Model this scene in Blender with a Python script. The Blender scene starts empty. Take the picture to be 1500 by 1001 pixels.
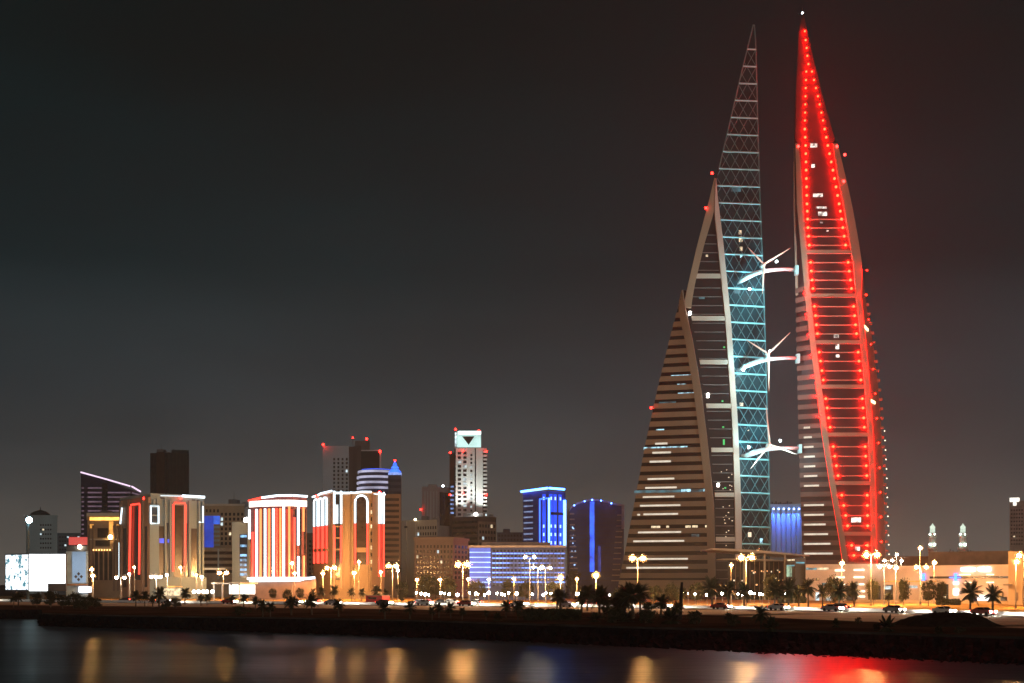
import bpy, math, random
from mathutils import Vector, Matrix
random.seed(11)
S = bpy.context.scene
COL = S.collection
F, CX, HY, CH = 1800.0, 750.0, 856.0, 5.5      # focal length in photo pixels, principal point, horizon row, eye height
R = random.Random(5)

def X(px, d): return (px - CX) / F * d
def Z(py, d): return CH + (HY - py) / F * d
def at(px, d, z=0.0): return Vector((X(px, d), d, z))
def P(px, py, d): return Vector((X(px, d), d, Z(py, d)))

# ------------------------------------------------------------------ materials
MATS = {}
def mat(name, col, rough=0.8, metal=0.0, var=0.25, scale=0.3, bump=0.0, spec=0.3, streak=False):
    if name in MATS: return MATS[name]
    m = bpy.data.materials.new(name); m.use_nodes = True
    nt = m.node_tree; b = nt.nodes['Principled BSDF']
    b.inputs['Roughness'].default_value = rough; b.inputs['Metallic'].default_value = metal
    b.inputs['Specular IOR Level'].default_value = spec
    tc = nt.nodes.new('ShaderNodeTexCoord'); mp = nt.nodes.new('ShaderNodeMapping')
    mp.inputs['Scale'].default_value = (1, 1, 0.15) if streak else (1, 1, 1)
    nz = nt.nodes.new('ShaderNodeTexNoise'); nz.inputs['Scale'].default_value = scale; nz.inputs['Detail'].default_value = 6
    cr = nt.nodes.new('ShaderNodeValToRGB')
    cr.color_ramp.elements[0].position = 0.3; cr.color_ramp.elements[1].position = 0.7
    cr.color_ramp.elements[0].color = tuple(c * (1 - var) for c in col) + (1,)
    cr.color_ramp.elements[1].color = tuple(min(1, c * (1 + var)) for c in col) + (1,)
    L = nt.links.new
    L(tc.outputs['Object'], mp.inputs['Vector']); L(mp.outputs['Vector'], nz.inputs['Vector'])
    L(nz.outputs['Fac'], cr.inputs['Fac']); L(cr.outputs['Color'], b.inputs['Base Color'])
    if bump:
        bp = nt.nodes.new('ShaderNodeBump'); bp.inputs['Strength'].default_value = bump; bp.inputs['Distance'].default_value = 0.4
        L(nz.outputs['Fac'], bp.inputs['Height']); L(bp.outputs['Normal'], b.inputs['Normal'])
    MATS[name] = m; return m

def emit(name, col, strength, light=True, vary=0.0, scale=1.0, base=(0.02, 0.02, 0.02)):
    if name in MATS: return MATS[name]
    m = bpy.data.materials.new(name); m.use_nodes = True
    nt = m.node_tree; b = nt.nodes['Principled BSDF']
    b.inputs['Base Color'].default_value = base + (1,)
    b.inputs['Roughness'].default_value = 0.4
    b.inputs['Emission Color'].default_value = col + (1,)
    b.inputs['Emission Strength'].default_value = strength
    if vary:
        tc = nt.nodes.new('ShaderNodeTexCoord'); nz = nt.nodes.new('ShaderNodeTexNoise')
        nz.inputs['Scale'].default_value = scale; nz.inputs['Detail'].default_value = 3
        mr = nt.nodes.new('ShaderNodeMapRange'); mr.inputs['From Min'].default_value = 0.35; mr.inputs['From Max'].default_value = 0.65
        mr.inputs['To Min'].default_value = strength * (1 - vary); mr.inputs['To Max'].default_value = strength * (1 + vary)
        nt.links.new(tc.outputs['Object'], nz.inputs['Vector']); nt.links.new(nz.outputs['Fac'], mr.inputs['Value'])
        nt.links.new(mr.outputs['Result'], b.inputs['Emission Strength'])
    if not light: m.cycles.emission_sampling = 'NONE'
    MATS[name] = m; return m

# ------------------------------------------------------------------ mesh builder
class MB:
    def __init__(s): s.v = []; s.f = []
    def add(s, vs, fs):
        b = len(s.v); s.v += [Vector(q) for q in vs]; s.f += [tuple(i + b for i in f) for f in fs]
    def quad(s, a, b, c, d): s.add([a, b, c, d], [(0, 1, 2, 3)])
    def hexa(s, q):                                    # 8 corners: bottom ring 0-3, top ring 4-7
        s.add(q, [(0, 3, 2, 1), (4, 5, 6, 7), (0, 1, 5, 4), (1, 2, 6, 5), (2, 3, 7, 6), (3, 0, 4, 7)])
    def box(s, x0, x1, y0, y1, z0, z1):
        s.hexa([(x0, y0, z0), (x1, y0, z0), (x1, y1, z0), (x0, y1, z0), (x0, y0, z1), (x1, y0, z1), (x1, y1, z1), (x0, y1, z1)])
    def prism(s, poly, z0, z1):
        n = len(poly); vs = [(p[0], p[1], z0) for p in poly] + [(p[0], p[1], z1 if not callable(z1) else z1(i)) for i, p in enumerate(poly)]
        s.add(vs, [tuple(range(n))[::-1], tuple(range(n, 2 * n))] + [(i, (i + 1) % n, n + (i + 1) % n, n + i) for i in range(n)])
    def tube(s, pts, rad, n=8, cap=True):
        pts = [Vector(p) for p in pts]
        if not isinstance(rad, (list, tuple)): rad = [rad] * len(pts)
        b = len(s.v); prev = None
        for i, p in enumerate(pts):
            t = (pts[min(i + 1, len(pts) - 1)] - pts[max(i - 1, 0)]).normalized()
            up = Vector((0, 0, 1)) if abs(t.z) < 0.9 else Vector((1, 0, 0))
            u = t.cross(up).normalized(); w = u.cross(t)
            for k in range(n):
                a = 2 * math.pi * k / n
                s.v.append(p + (u * math.cos(a) + w * math.sin(a)) * rad[i])
        for i in range(len(pts) - 1):
            for k in range(n):
                s.f.append((b + i * n + k, b + i * n + (k + 1) % n, b + (i + 1) * n + (k + 1) % n, b + (i + 1) * n + k))
        if cap:
            s.f.append(tuple(b + k for k in range(n))[::-1]); e = b + (len(pts) - 1) * n
            s.f.append(tuple(e + k for k in range(n)))
    def sph(s, c, r, n=10, m=6, sz=1.0):
        c = Vector(c); b = len(s.v)
        s.v.append(c + Vector((0, 0, r * sz)))
        for i in range(1, m):
            a = math.pi * i / m
            for k in range(n):
                q = 2 * math.pi * k / n
                s.v.append(c + Vector((math.sin(a) * math.cos(q) * r, math.sin(a) * math.sin(q) * r, math.cos(a) * r * sz)))
        s.v.append(c - Vector((0, 0, r * sz))); e = len(s.v) - 1
        for k in range(n): s.f.append((b, b + 1 + k, b + 1 + (k + 1) % n)); s.f.append((e, b + 1 + (m - 2) * n + (k + 1) % n, b + 1 + (m - 2) * n + k))
        for i in range(m - 2):
            for k in range(n):
                s.f.append((b + 1 + i * n + k, b + 1 + (i + 1) * n + k, b + 1 + (i + 1) * n + (k + 1) % n, b + 1 + i * n + (k + 1) % n))
    def lathe(s, c, prof, n=16):                       # prof: (radius, z)
        c = Vector(c); b = len(s.v)
        for r, z in prof:
            for k in range(n):
                a = 2 * math.pi * k / n; s.v.append(c + Vector((r * math.cos(a), r * math.sin(a), z)))
        for i in range(len(prof) - 1):
            for k in range(n):
                s.f.append((b + i * n + k, b + i * n + (k + 1) % n, b + (i + 1) * n + (k + 1) % n, b + (i + 1) * n + k))
        s.f.append(tuple(b + (len(prof) - 1) * n + k for k in range(n))); s.f.append(tuple(b + k for k in range(n))[::-1])
    def build(s, name, m, parent=None, smooth=False):
        o = s.mesh(name, m, parent, smooth); return o
    def mesh(s, name, m, parent, smooth):
        r = parent
        off = Vector((0, 0, 0))
        while r is not None: off += Vector(r.location); r = r.parent
        me = bpy.data.meshes.new(name)
        me.from_pydata([tuple(q - off) for q in s.v], [], s.f); me.update()
        if smooth:
            for p in me.polygons: p.use_smooth = True
        me.materials.append(m)
        o = bpy.data.objects.new(name, me); COL.objects.link(o)
        if parent is not None: o.parent = parent
        return o

def tag(o, label=None, cat=None, group=None, kind=None):
    if label: o['label'] = label
    if cat: o['category'] = cat
    if group: o['group'] = group
    if kind: o['kind'] = kind
    return o
def thing(name, label, cat, loc=(0, 0, 0), group=None):
    o = bpy.data.objects.new(name, None); COL.objects.link(o); o.location = loc; o.empty_display_size = 1
    return tag(o, label, cat, group)
def copy_tree(o, parent=None):
    c = o.copy(); COL.objects.link(c)
    if parent is not None: c.parent = parent
    for ch in o.children: copy_tree(ch, c)
    return c
def lamp_light(parent, kind, loc, energy, col, radius=0.3, target=None, angle=60, blend=0.6, name='light_beam'):
    l = bpy.data.lights.new(name, kind); l.energy = energy; l.color = col
    l.shadow_soft_size = radius
    o = bpy.data.objects.new(name, l); COL.objects.link(o)
    off = Vector((0, 0, 0)); r = parent
    while r is not None: off += Vector(r.location); r = r.parent
    o.parent = parent; o.location = Vector(loc) - off
    if kind == 'SPOT':
        l.spot_size = math.radians(angle); l.spot_blend = blend
        o.rotation_euler = (Vector(target) - Vector(loc)).to_track_quat('-Z', 'Y').to_euler()
    return o

# ------------------------------------------------------------------ walls and things on walls
class Face:
    def __init__(s, a, b, root, dref=None):
        s.dref = dref
        s.a = Vector((a[0], a[1], 0)); s.b = Vector((b[0], b[1], 0)); s.root = root
        t = (s.b - s.a); s.t = t.normalized(); s.n = Vector((s.t.y, -s.t.x, 0))
        if s.n.dot(-(s.a + s.b) / 2) < 0: s.n = -s.n
    def xy(s, px):                                      # where the sight line through column px meets this wall
        k = (px - CX) / F
        den = s.t.x - k * s.t.y
        u = (k * s.a.y - s.a.x) / den
        return s.a + s.t * u
    def pt(s, px, py, out=0.0, d=None):
        p = s.xy(px); p = p + s.n * out; p.z = Z(py, d or s.dref or s.xy(px).y); return p
    def slab(s, mb, x0, x1, y0, y1, out=0.15, inn=0.05):
        a, b = s.xy(x0), s.xy(x1); d = s.dref or (a.y + b.y) / 2; zt, zb = Z(y0, d), max(Z(y1, d), 0.02)
        q = []
        for z in (zb, zt):
            for p, o in ((a, out), (b, out), (b, -inn), (a, -inn)):
                v = p + s.n * o; v.z = z; q.append(v)
        mb.hexa(q)
    def rect(s, name, m, x0, x1, y0, y1, out=0.15, inn=0.05, parent=None):
        mb = MB(); s.slab(mb, x0, x1, y0, y1, out, inn)
        return mb.build(name, m, parent or s.root)
    def many(s, name, m, rects, out=0.15, inn=0.05, parent=None):
        mb = MB()
        for r in rects: s.slab(mb, *r, out=out, inn=inn)
        return mb.build(name, m, parent or s.root)
    def bar(s, name, m, pts, r=0.3, out=0.35, parent=None, n=6):
        mb = MB(); mb.tube([s.pt(x, y, out) for x, y in pts], r, n)
        return mb.build(name, m, parent or s.root)
    def grid(s, name, m, x0, x1, y0, y1, nx, ny, fx=0.55, fy=0.55, out=0.06, lit=None, plit=0.0, cap=100):
        cells = []
        for j in range(ny):
            for i in range(nx):
                cx = x0 + (x1 - x0) * (i + 0.5) / nx; cy = y0 + (y1 - y0) * (j + 0.5) / ny
                hx = (x1 - x0) / nx * fx / 2; hy = (y1 - y0) / ny * fy / 2
                cells.append((cx - hx, cx + hx, cy - hy, cy + hy))
        left = getattr(s.root, 'get')('window_count', 0)
        rest = []
        for c in cells:
            if lit is not None and R.random() < plit:
                s.rect('lit_' + name, lit if not isinstance(lit, list) else R.choice(lit), *c, out=out + 0.03); continue
            if left < cap: s.rect(name, m, *c, out=out); left += 1
            else: rest.append(c)
        s.root['window_count'] = left
        if rest:
            o = s.many(name, m, rest, out=out); o['kind'] = 'stuff'

class Bld:
    def __init__(s, name, label, cat, chain, ytop, m, depth=25, dref=None, group=None, parent=None, ybot=None, wname='wall'):
        pts = [at(px, d) for px, d in chain]
        s.dref = dref or chain[0][1]
        if parent is None:
            s.root = thing(name, label, cat, (sum(p.x for p in pts) / len(pts), pts[0].y, 0), group)
        else: s.root = parent
        poly = [(p.x, p.y) for p in pts]
        if len(pts) == 3 and depth is None:
            q = pts[0] + pts[2] - pts[1]; poly.append((q.x, q.y))
        else:
            for p in (pts[-1], pts[0]):
                k = 1 + depth / p.y; poly.append((p.x * k, p.y + depth))
        s.poly = poly; s.zt = Z(ytop, s.dref) if not callable(ytop) else ytop
        z0 = 0 if ybot is None else Z(ybot, s.dref)
        mb = MB(); mb.prism(poly, z0, s.zt); s.wall = mb.build(wname, m, s.root)
        s.faces = [Face(pts[i], pts[i + 1], s.root, s.dref) for i in range(len(pts) - 1)]
        s.f = s.faces[0]
    def cap(s, name, m, h, over=0.4, z=None):           # parapet or cornice that stands a little proud of the walls
        c = Vector((sum(p[0] for p in s.poly) / len(s.poly), sum(p[1] for p in s.poly) / len(s.poly)))
        poly = [((Vector(p) - c) * (1 + over / max(4, (Vector(p) - c).length)) + c) for p in s.poly]
        z = s.zt if z is None else z
        mb = MB(); mb.prism([(p.x, p.y) for p in poly], z - 0.05, z + h); return mb.build(name, m, s.root)

def beacon(root, p, r=0.55, m=None):
    mb = MB(); mb.sph(p, r, 8, 5); mb.build('warning_light', m or M_BEACON, root)

def poly_at(tab):
    def f(y):
        if y <= tab[0][0]: 
            a, b = tab[0], tab[1]
        elif y >= tab[-1][0]: a, b = tab[-2], tab[-1]
        else:
            for a, b in zip(tab, tab[1:]):
                if a[0] <= y <= b[0]: break
        return a[1] + (b[1] - a[1]) * (y - a[0]) / (b[0] - a[0])
    return f

def glow_mat(name, col, amount):
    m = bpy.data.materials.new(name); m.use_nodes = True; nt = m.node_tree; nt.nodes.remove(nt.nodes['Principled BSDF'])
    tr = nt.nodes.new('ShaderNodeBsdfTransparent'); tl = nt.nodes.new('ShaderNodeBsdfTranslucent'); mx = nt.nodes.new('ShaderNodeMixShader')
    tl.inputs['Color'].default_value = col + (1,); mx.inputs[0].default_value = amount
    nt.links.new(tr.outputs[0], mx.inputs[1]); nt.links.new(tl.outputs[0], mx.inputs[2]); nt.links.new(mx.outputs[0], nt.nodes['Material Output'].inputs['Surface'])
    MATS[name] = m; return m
M_BEACON = emit('red beacon lamp', (1, 0.009, 0.006), 32)
GLASS = mat('dark window glass', (0.012, 0.015, 0.02), 0.15, 0, 0.5, 0.5, spec=0.5)
GLASSW = mat('brown window glass', (0.03, 0.022, 0.018), 0.2, 0, 0.5, 0.5, spec=0.5)
GLASSB = mat('blue window glass', (0.012, 0.02, 0.05), 0.18, 0, 0.5, 0.4, spec=0.5)
TAN = mat('tan cladding', (0.42, 0.33, 0.23), 0.7, 0, 0.12, 0.15, streak=True)
CREAM = mat('cream stone', (0.5, 0.44, 0.36), 0.75, 0, 0.12, 0.2, streak=True)
PALE = mat('pale render', (0.34, 0.43, 0.45), 0.75, 0, 0.12, 0.2, streak=True)
GREY = mat('grey concrete', (0.27, 0.27, 0.27), 0.8, 0, 0.15, 0.2, streak=True)
DGREY = mat('dark grey concrete', (0.12, 0.12, 0.125), 0.8, 0, 0.2, 0.2, streak=True)
BROWN = mat('brown stone', (0.2, 0.13, 0.09), 0.8, 0, 0.15, 0.2, streak=True)
SAND = mat('sand coloured render', (0.45, 0.31, 0.19), 0.8, 0, 0.15, 0.2, streak=True)
PINK = mat('pinkish sandstone', (0.68, 0.53, 0.47), 0.8, 0, 0.12, 0.2)
STEEL = mat('painted steel', (0.45, 0.46, 0.46), 0.4, 0.3, 0.1, 0.5)
DARKMETAL = mat('dark painted metal', (0.05, 0.05, 0.055), 0.5, 0.3, 0.2, 0.5)
WARMW = emit('warm lit window', (1, 0.8, 0.5), 1.0, False, 0.5, 0.8)
COOLW = emit('cool lit window', (0.75, 0.95, 1), 0.9, False, 0.6, 0.8)
TEALW = emit('teal lit window', (0.25, 0.75, 0.9), 0.5, False, 0.7, 0.5)
NWHITE = emit('white neon', (0.8, 0.93, 1), 3)
NRED = emit('red neon', (1, 0.05, 0.03), 2.8)
NORANGE = emit('orange neon', (1, 0.22, 0.06), 2.6)
NBLUE = emit('blue neon', (0.05, 0.22, 1), 15)
NPINK = emit('pale violet neon', (0.8, 0.6, 0.8), 1.6)
# ------------------------------------------------------------------ camera, sky, air
cam = bpy.data.cameras.new('camera'); co = bpy.data.objects.new('camera', cam); COL.objects.link(co)
co.location = (0, 0, CH); co.rotation_euler = (math.radians(90), 0, 0)
cam.sensor_width = 36; cam.lens = 36 * F / 1500; cam.shift_y = (HY - 500.5) / 1500
cam.clip_start = 0.5; cam.clip_end = 20000
S.camera = co
S.view_settings.view_transform = 'Standard'; S.view_settings.look = 'None'; S.view_settings.exposure = 0; S.view_settings.gamma = 1
S.render.engine = 'CYCLES'
cy = S.cycles
cy.use_denoising = True; cy.use_adaptive_sampling = True; cy.adaptive_threshold = 0.015
cy.max_bounces = 4; cy.diffuse_bounces = 2; cy.glossy_bounces = 3; cy.transmission_bounces = 2; cy.volume_bounces = 0
cy.use_light_tree = True; cy.sample_clamp_indirect = 3; cy.sample_clamp_direct = 0
cy.caustics_reflective = False; cy.caustics_refractive = False
S.render.filter_size = 1.6 if hasattr(S.render, 'filter_size') else 1.5

w = bpy.data.worlds.new('World'); S.world = w; w.use_nodes = True
nt = w.node_tree; bg = nt.nodes['Background']
tc = nt.nodes.new('ShaderNodeTexCoord'); sx = nt.nodes.new('ShaderNodeSeparateXYZ')
cr = nt.nodes.new('ShaderNodeValToRGB'); e = cr.color_ramp.elements
e[0].position = 0.0; e[0].color = (0.1, 0.088, 0.075, 1)          # sin(elevation): city light under the cloud
e[1].position = 0.5; e[1].color = (0.0001, 0.0056, 0.0064, 1)
for p, c in ((0.05, (0.078, 0.073, 0.066)), (0.09, (0.046, 0.050, 0.051)), (0.15, (0.024, 0.034, 0.039)), (0.245, (0.0030, 0.0145, 0.0180)), (0.38, (0.0001, 0.0066, 0.0078))):
    q = e.new(p); q.color = c + (1,)
nz = nt.nodes.new('ShaderNodeTexNoise'); nz.inputs['Scale'].default_value = 3.6; nz.inputs['Detail'].default_value = 8
mr = nt.nodes.new('ShaderNodeMapRange'); mr.inputs['From Min'].default_value = 0.3; mr.inputs['From Max'].default_value = 0.7
mr.inputs['To Min'].default_value = 0.76; mr.inputs['To Max'].default_value = 1.24
mp = nt.nodes.new('ShaderNodeMapping'); mp.inputs['Scale'].default_value = (1, 1, 3)
L = nt.links.new
L(tc.outputs['Generated'], sx.inputs[0]); L(sx.outputs['Z'], cr.inputs['Fac'])
L(tc.outputs['Generated'], mp.inputs['Vector']); L(mp.outputs['Vector'], nz.inputs['Vector']); L(nz.outputs['Fac'], mr.inputs['Value'])
L(cr.outputs['Color'], bg.inputs['Color']); L(mr.outputs['Result'], bg.inputs['Strength'])

sun = bpy.data.lights.new('city_fill', 'SUN'); sun.energy = 0.36; sun.angle = math.radians(12); sun.color = (1, 0.94, 0.86)  # added fill for city glow behind the viewer, lighting the facades evenly
so = bpy.data.objects.new('city_fill', sun); COL.objects.link(so)
so.rotation_euler = Vector((-0.25, 1, -0.16)).to_track_quat('-Z', 'Y').to_euler()   # low, behind the viewer's right shoulder

HAZE_D = 0.00014
mb = MB(); mb.box(-900, 1000, -60, 1500, -6, 330)
hm = bpy.data.materials.new('night haze'); hm.use_nodes = True
hn = hm.node_tree; hn.nodes.remove(hn.nodes['Principled BSDF'])
pv = hn.nodes.new('ShaderNodeVolumePrincipled'); pv.inputs['Color'].default_value = (0.92, 0.92, 0.92, 1)
pv.inputs['Density'].default_value = HAZE_D; pv.inputs['Anisotropy'].default_value = 0.3
hn.links.new(pv.outputs['Volume'], hn.nodes['Material Output'].inputs['Volume'])
hz = mb.build('haze', hm); tag(hz, kind='stuff')
tag(hz, 'thin night haze hanging over the whole waterfront', 'haze')

# ------------------------------------------------------------------ ground, bank, water, road
TOP = [(-500, 262), (-60, 262), (61, 262), (63, 224), (150, 210), (250, 202), (400, 194), (600, 180), (750, 165), (940, 150), (1160, 139), (1300, 132), (1500, 121), (1800, 106), (2600, 75)]
WAT = [(-500, 257), (-60, 257), (55, 257), (57, 212), (150, 204), (250, 199), (400, 182), (600, 166), (750, 154.6), (940, 140), (1160, 124), (1300, 117), (1500, 108), (1800, 93), (2600, 62)]
WZ = -1.8
gm = mat('sandy ground', (0.085, 0.052, 0.033), 0.95, 0, 0.5, 0.08, 0.4, spec=0)
mb = MB()
top = [at(px, d) for px, d in TOP]
front = [Vector((-900, 262, 0))] + top + [Vector((700, top[-1].y, 0))]
for a, b in zip(front, front[1:]):
    mb.quad(a, b, Vector((b.x * 8 + (0 if abs(b.x) < 600 else 0), 9000, 0)), Vector((a.x * 8, 9000, 0)))
g = mb.build('ground', gm); tag(g, kind='structure')

def sea_mat():
    m = bpy.data.materials.new('night sea water'); m.use_nodes = True
    nt = m.node_tree; b = nt.nodes['Principled BSDF']
    b.inputs['Base Color'].default_value = (0.008, 0.026, 0.04, 1); b.inputs['Roughness'].default_value = 0.16; b.inputs['IOR'].default_value = 1.33
    b.inputs['Specular IOR Level'].default_value = 0.31
    tc = nt.nodes.new('ShaderNodeTexCoord'); mp = nt.nodes.new('ShaderNodeMapping'); mp.inputs['Scale'].default_value = (0.35, 1.0, 1)
    mp.inputs['Rotation'].default_value = (0, 0, 0.12)
    n1 = nt.nodes.new('ShaderNodeTexNoise'); n1.inputs['Scale'].default_value = 0.5; n1.inputs['Detail'].default_value = 5; n1.inputs['Roughness'].default_value = 0.55
    n2 = nt.nodes.new('ShaderNodeTexNoise'); n2.inputs['Scale'].default_value = 0.03; n2.inputs['Detail'].default_value = 3
    mx = nt.nodes.new('ShaderNodeMapRange'); mx.inputs['From Min'].default_value = 0.35; mx.inputs['From Max'].default_value = 0.65
    mx.inputs['To Min'].default_value = 0.31; mx.inputs['To Max'].default_value = 0.4
    bp = nt.nodes.new('ShaderNodeBump'); bp.inputs['Strength'].default_value = 0.3; bp.inputs['Distance'].default_value = 0.5
    L = nt.links.new
    L(tc.outputs['Object'], mp.inputs['Vector']); L(mp.outputs['Vector'], n1.inputs['Vector']); L(mp.outputs['Vector'], n2.inputs['Vector'])
    b.inputs['Anisotropic'].default_value = 0.55; cv = nt.nodes.new('ShaderNodeCombineXYZ'); cv.inputs[1].default_value = 1.0; L(cv.outputs[0], b.inputs['Tangent'])
    L(n2.outputs['Fac'], mx.inputs['Value']); L(mx.outputs['Result'], b.inputs['Roughness'])
    L(n1.outputs['Fac'], bp.inputs['Height']); L(bp.outputs['Normal'], b.inputs['Normal'])
    return m
mb = MB(); mb.quad((-900, -55, WZ), (900, -55, WZ), (900, 285, WZ), (-900, 285, WZ))
tag(mb.build('water', sea_mat()), kind='structure')

def bank(rows0, rows1, z0, z1, lo=0.35, n=14):
    """rough stone slope between two lines, built as a displaced sheet"""
    mb = MB(); a = []
    def sample(rows, t):
        i = min(int(t), len(rows) - 2); k = t - i
        p, q = at(*rows[i]), at(*rows[i + 1]); return p + (q - p) * k
    N = (len(rows0) - 1) * 60; K = 7
    for i in range(N + 1):
        t = i * (len(rows0) - 1) / N; p, q = sample(rows0, t), sample(rows1, t)
        for k in range(K + 1):
            s = k / K; v = p + (q - p) * s; v.z = z0 + (z1 - z0) * (s ** 0.6)
            if 0 < k < K: v += Vector((R.uniform(-lo, lo), R.uniform(-lo, lo), R.uniform(-lo, lo) * 0.9))
            mb.v.append(v)
    for i in range(N):
        for k in range(K):
            b = i * (K + 1) + k; mb.f.append((b, b + K + 1, b + K + 2, b + 1))
    return mb
rock = mat('dark wet rock', (0.007, 0.01, 0.013), 0.9, 0, 0.6, 0.9, 0.8, spec=0.05)
lowW = [(px, d - 0.4) for px, d in WAT]
sw = bank(TOP, lowW, 0.06, WZ - 0.4).build('stone_revetment', rock)
tag(sw, 'dark rubble stone slope running along the whole water edge', 'sea wall')
mb = MB()                                                # pale kerb along the top of the bank
KT = [at(px, d + 1.2) for px, d in TOP[3:]]
for a, b in zip(KT, KT[1:]):
    n = Vector((0, 0.5, 0)); q = [a - n, b - n, b + n, a + n]
    mb.hexa([v + Vector((0, 0, 0)) for v in q] + [v + Vector((0, 0, 0.28)) for v in q])
tag(mb.build('bank_kerb', mat('dusty kerb concrete', (0.06, 0.05, 0.042), 0.9, 0, 0.5, 0.3, spec=0)), 'low dusty concrete kerb on top of the stone bank', 'kerb')

# road centre line (near kerb): photo column, distance
RD = [(-400, 470), (-150, 425), (0, 396), (150, 374), (300, 353), (520, 331), (750, 308), (930, 288), (1100, 268), (1300, 242), (1500, 212), (1800, 178), (2400, 130)]
rd = [at(*q) for q in RD]
def road_pt(px, off=0.0, z=0.0):                          # a point on the road line, off metres further away
    for (p0, d0), (p1, d1) in zip(RD, RD[1:]):
        if p0 <= px <= p1: break
    a, b = at(p0, d0), at(p1, d1); k = (px - CX) / F; t = b - a
    u = (k * a.y - a.x) / (t.x - k * t.y); p = a + t * u
    n = Vector((-t.y, t.x, 0)).normalized(); n = n if n.y > 0 else -n
    p = p + n * off; p.z = z; return p, t.normalized(), n
def strip(o0, o1, z0, z1=None, step=10, x0=-380, x1=2390):
    mb = MB(); prev = None
    px = x0
    while px <= x1:
        a, t, n = road_pt(px, o0); b = road_pt(px, o1)[0]
        if prev:
            if z1 is None:
                mb.quad(*(v + Vector((0, 0, z0)) for v in (prev[0], a, b, prev[1])))
            else:
                q = [prev[0], a, b, prev[1]]
                mb.hexa([v + Vector((0, 0, z0)) for v in q] + [v + Vector((0, 0, z1)) for v in q])
        prev = (a, b); px += step
    return mb
asph = mat('worn asphalt', (0.05, 0.045, 0.04), 0.85, 0, 0.3, 0.6, 0.2, spec=0.08)
tag(strip(-9, 16, 0.03).build('road', asph), kind='structure')
tag(strip(16, 150, 0.02).build('pavement', mat('sodium tinted sandy paving', (0.48, 0.27, 0.08), 0.9, 0, 0.3, 0.25, spec=0.05)), kind='structure')  # sand colour with the orange of sodium light put into it
tag(strip(-46, -9.3, 0.012).build('verge', mat('dry verge soil', (0.34, 0.21, 0.1), 0.95, 0, 0.4, 0.2, spec=0.1)), kind='structure')
white = mat('white road paint', (0.75, 0.74, 0.7), 0.6, 0, 0.1, 1)
barrier = strip(-0.3, 0.3, 0.0, 0.7).build('trail_barrier', mat('white trail barrier', (0.82, 0.81, 0.78), 0.5, 0, 0.06, 0.6))  # white strip added in place of the moving headlight trails
tag(barrier, 'added low white barrier in place of the headlight trails along the road', 'light trail stand-in')
tag(strip(15.9, 16.4, 0.0, 0.15).build('road_kerb', mat('kerb concrete', (0.4, 0.38, 0.34), 0.8, 0, 0.15, 0.6)), 'pale concrete kerb along the far side of the road', 'kerb')
tag(strip(110, 110.5, 0.0, 0.9, x0=950, x1=1475).build('low_wall', SAND), 'low sand coloured wall behind the road below the twin towers', 'wall')
# ------------------------------------------------------------------ the twin sail towers
ZR = 520.0
def TP(px, py, d): return Vector((X(px, d), d, Z(py, ZR)))
def curve(tab, d0, d1=None, y0=30, y1=870):
    f = poly_at(tab)
    def g(y):
        d = d0 if d1 is None else d0 + (d1 - d0) * min(1, max(0, (y - y0) / (y1 - y0)))
        return TP(f(y), y, d)
    g.px = f
    return g
def yb(d=ZR): return HY + CH / d * F                        # photo row of the ground at distance d
YG = yb()
def panel(mb, a, b, y0, y1, n=1):
    ys = [y0 + (y1 - y0) * i / n for i in range(n + 1)]
    for u, v in zip(ys, ys[1:]): mb.quad(a(v), b(v), b(u), a(u))
def outn(a, b, y):
    t = (b(y) - a(y)); t.z = 0
    if t.length < 1e-4: return Vector((0, -1, 0))
    t.normalize(); n = Vector((t.y, -t.x, 0)); return n if n.y < 0 else -n
def lerp(a, b, k):
    return lambda y: a(y) + (b(y) - a(y)) * (k(y) if callable(k) else k)
def band(mb, a, b, y0, y1, out=0.5, inn=0.05):
    n = outn(a, b, (y0 + y1) / 2); q = []
    for y in (y1, y0):
        for p, o in ((a(y), out), (b(y), out), (b(y), -inn), (a(y), -inn)): q.append(p + n * o)
    mb.hexa(q)
def cut(a, b, px):                                         # edge function at a photo column between two edges
    def g(y):
        p, q = a(y), b(y); k = (px - CX) / F; t = q - p
        u = (k * p.y - p.x) / (t.x - k * t.y); return p + t * u
    return g
def long_frame(mb, a, b, y0, y1, out=0.8, inn=0.1, step=20):
    y = y0
    ys = [y0]
    while ys[-1] + step < y1: ys.append(ys[-1] + step)
    ys.append(y1)
    for u, v in zip(ys, ys[1:]): band(mb, a, b, u, v, out, inn)

TOWER = mat('tower stone cladding', (0.29, 0.222, 0.155), 0.65, 0, 0.08, 0.2, streak=True)
TOWERSH = mat('shaded tower cladding', (0.2, 0.155, 0.112), 0.65, 0, 0.12, 0.2, streak=True)  # darker copy of the tower stone, the turned wing's shade in its colour
DBAND = mat('dark red brown cladding', (0.13, 0.07, 0.055), 0.7, 0, 0.15, 0.2)
DIAG = mat('cyan tinted dark steel', (0.08, 0.25, 0.28), 0.5, 0.1, 0.1, 0.2)  # diagonals carry the same cyan light tint in a darker colour
TOWERW = mat('tower white frame', (0.47, 0.42, 0.35), 0.6, 0, 0.08, 0.2, streak=True)
TGLASS = mat('tower glass', (0.004, 0.005, 0.006), 0.25, 0, 0.5, 0.15, spec=0.05)
LATT = mat('cyan lit lattice steel', (0.26, 0.74, 0.8), 0.5, 0.1, 0.1, 0.2)  # cyan light on the bars is put into the steel colour
SHARD = mat('blue green glass', (0.004, 0.034, 0.044), 0.3, 0, 0.6, 0.12, spec=0.06)
STRIPW = emit('warm strip light', (1, 0.9, 0.72), 0.78, False, 0.12, 0.4)
STRIPC = emit('cool office light', (0.45, 0.85, 1), 0.9, False, 0.8, 0.5)
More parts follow.
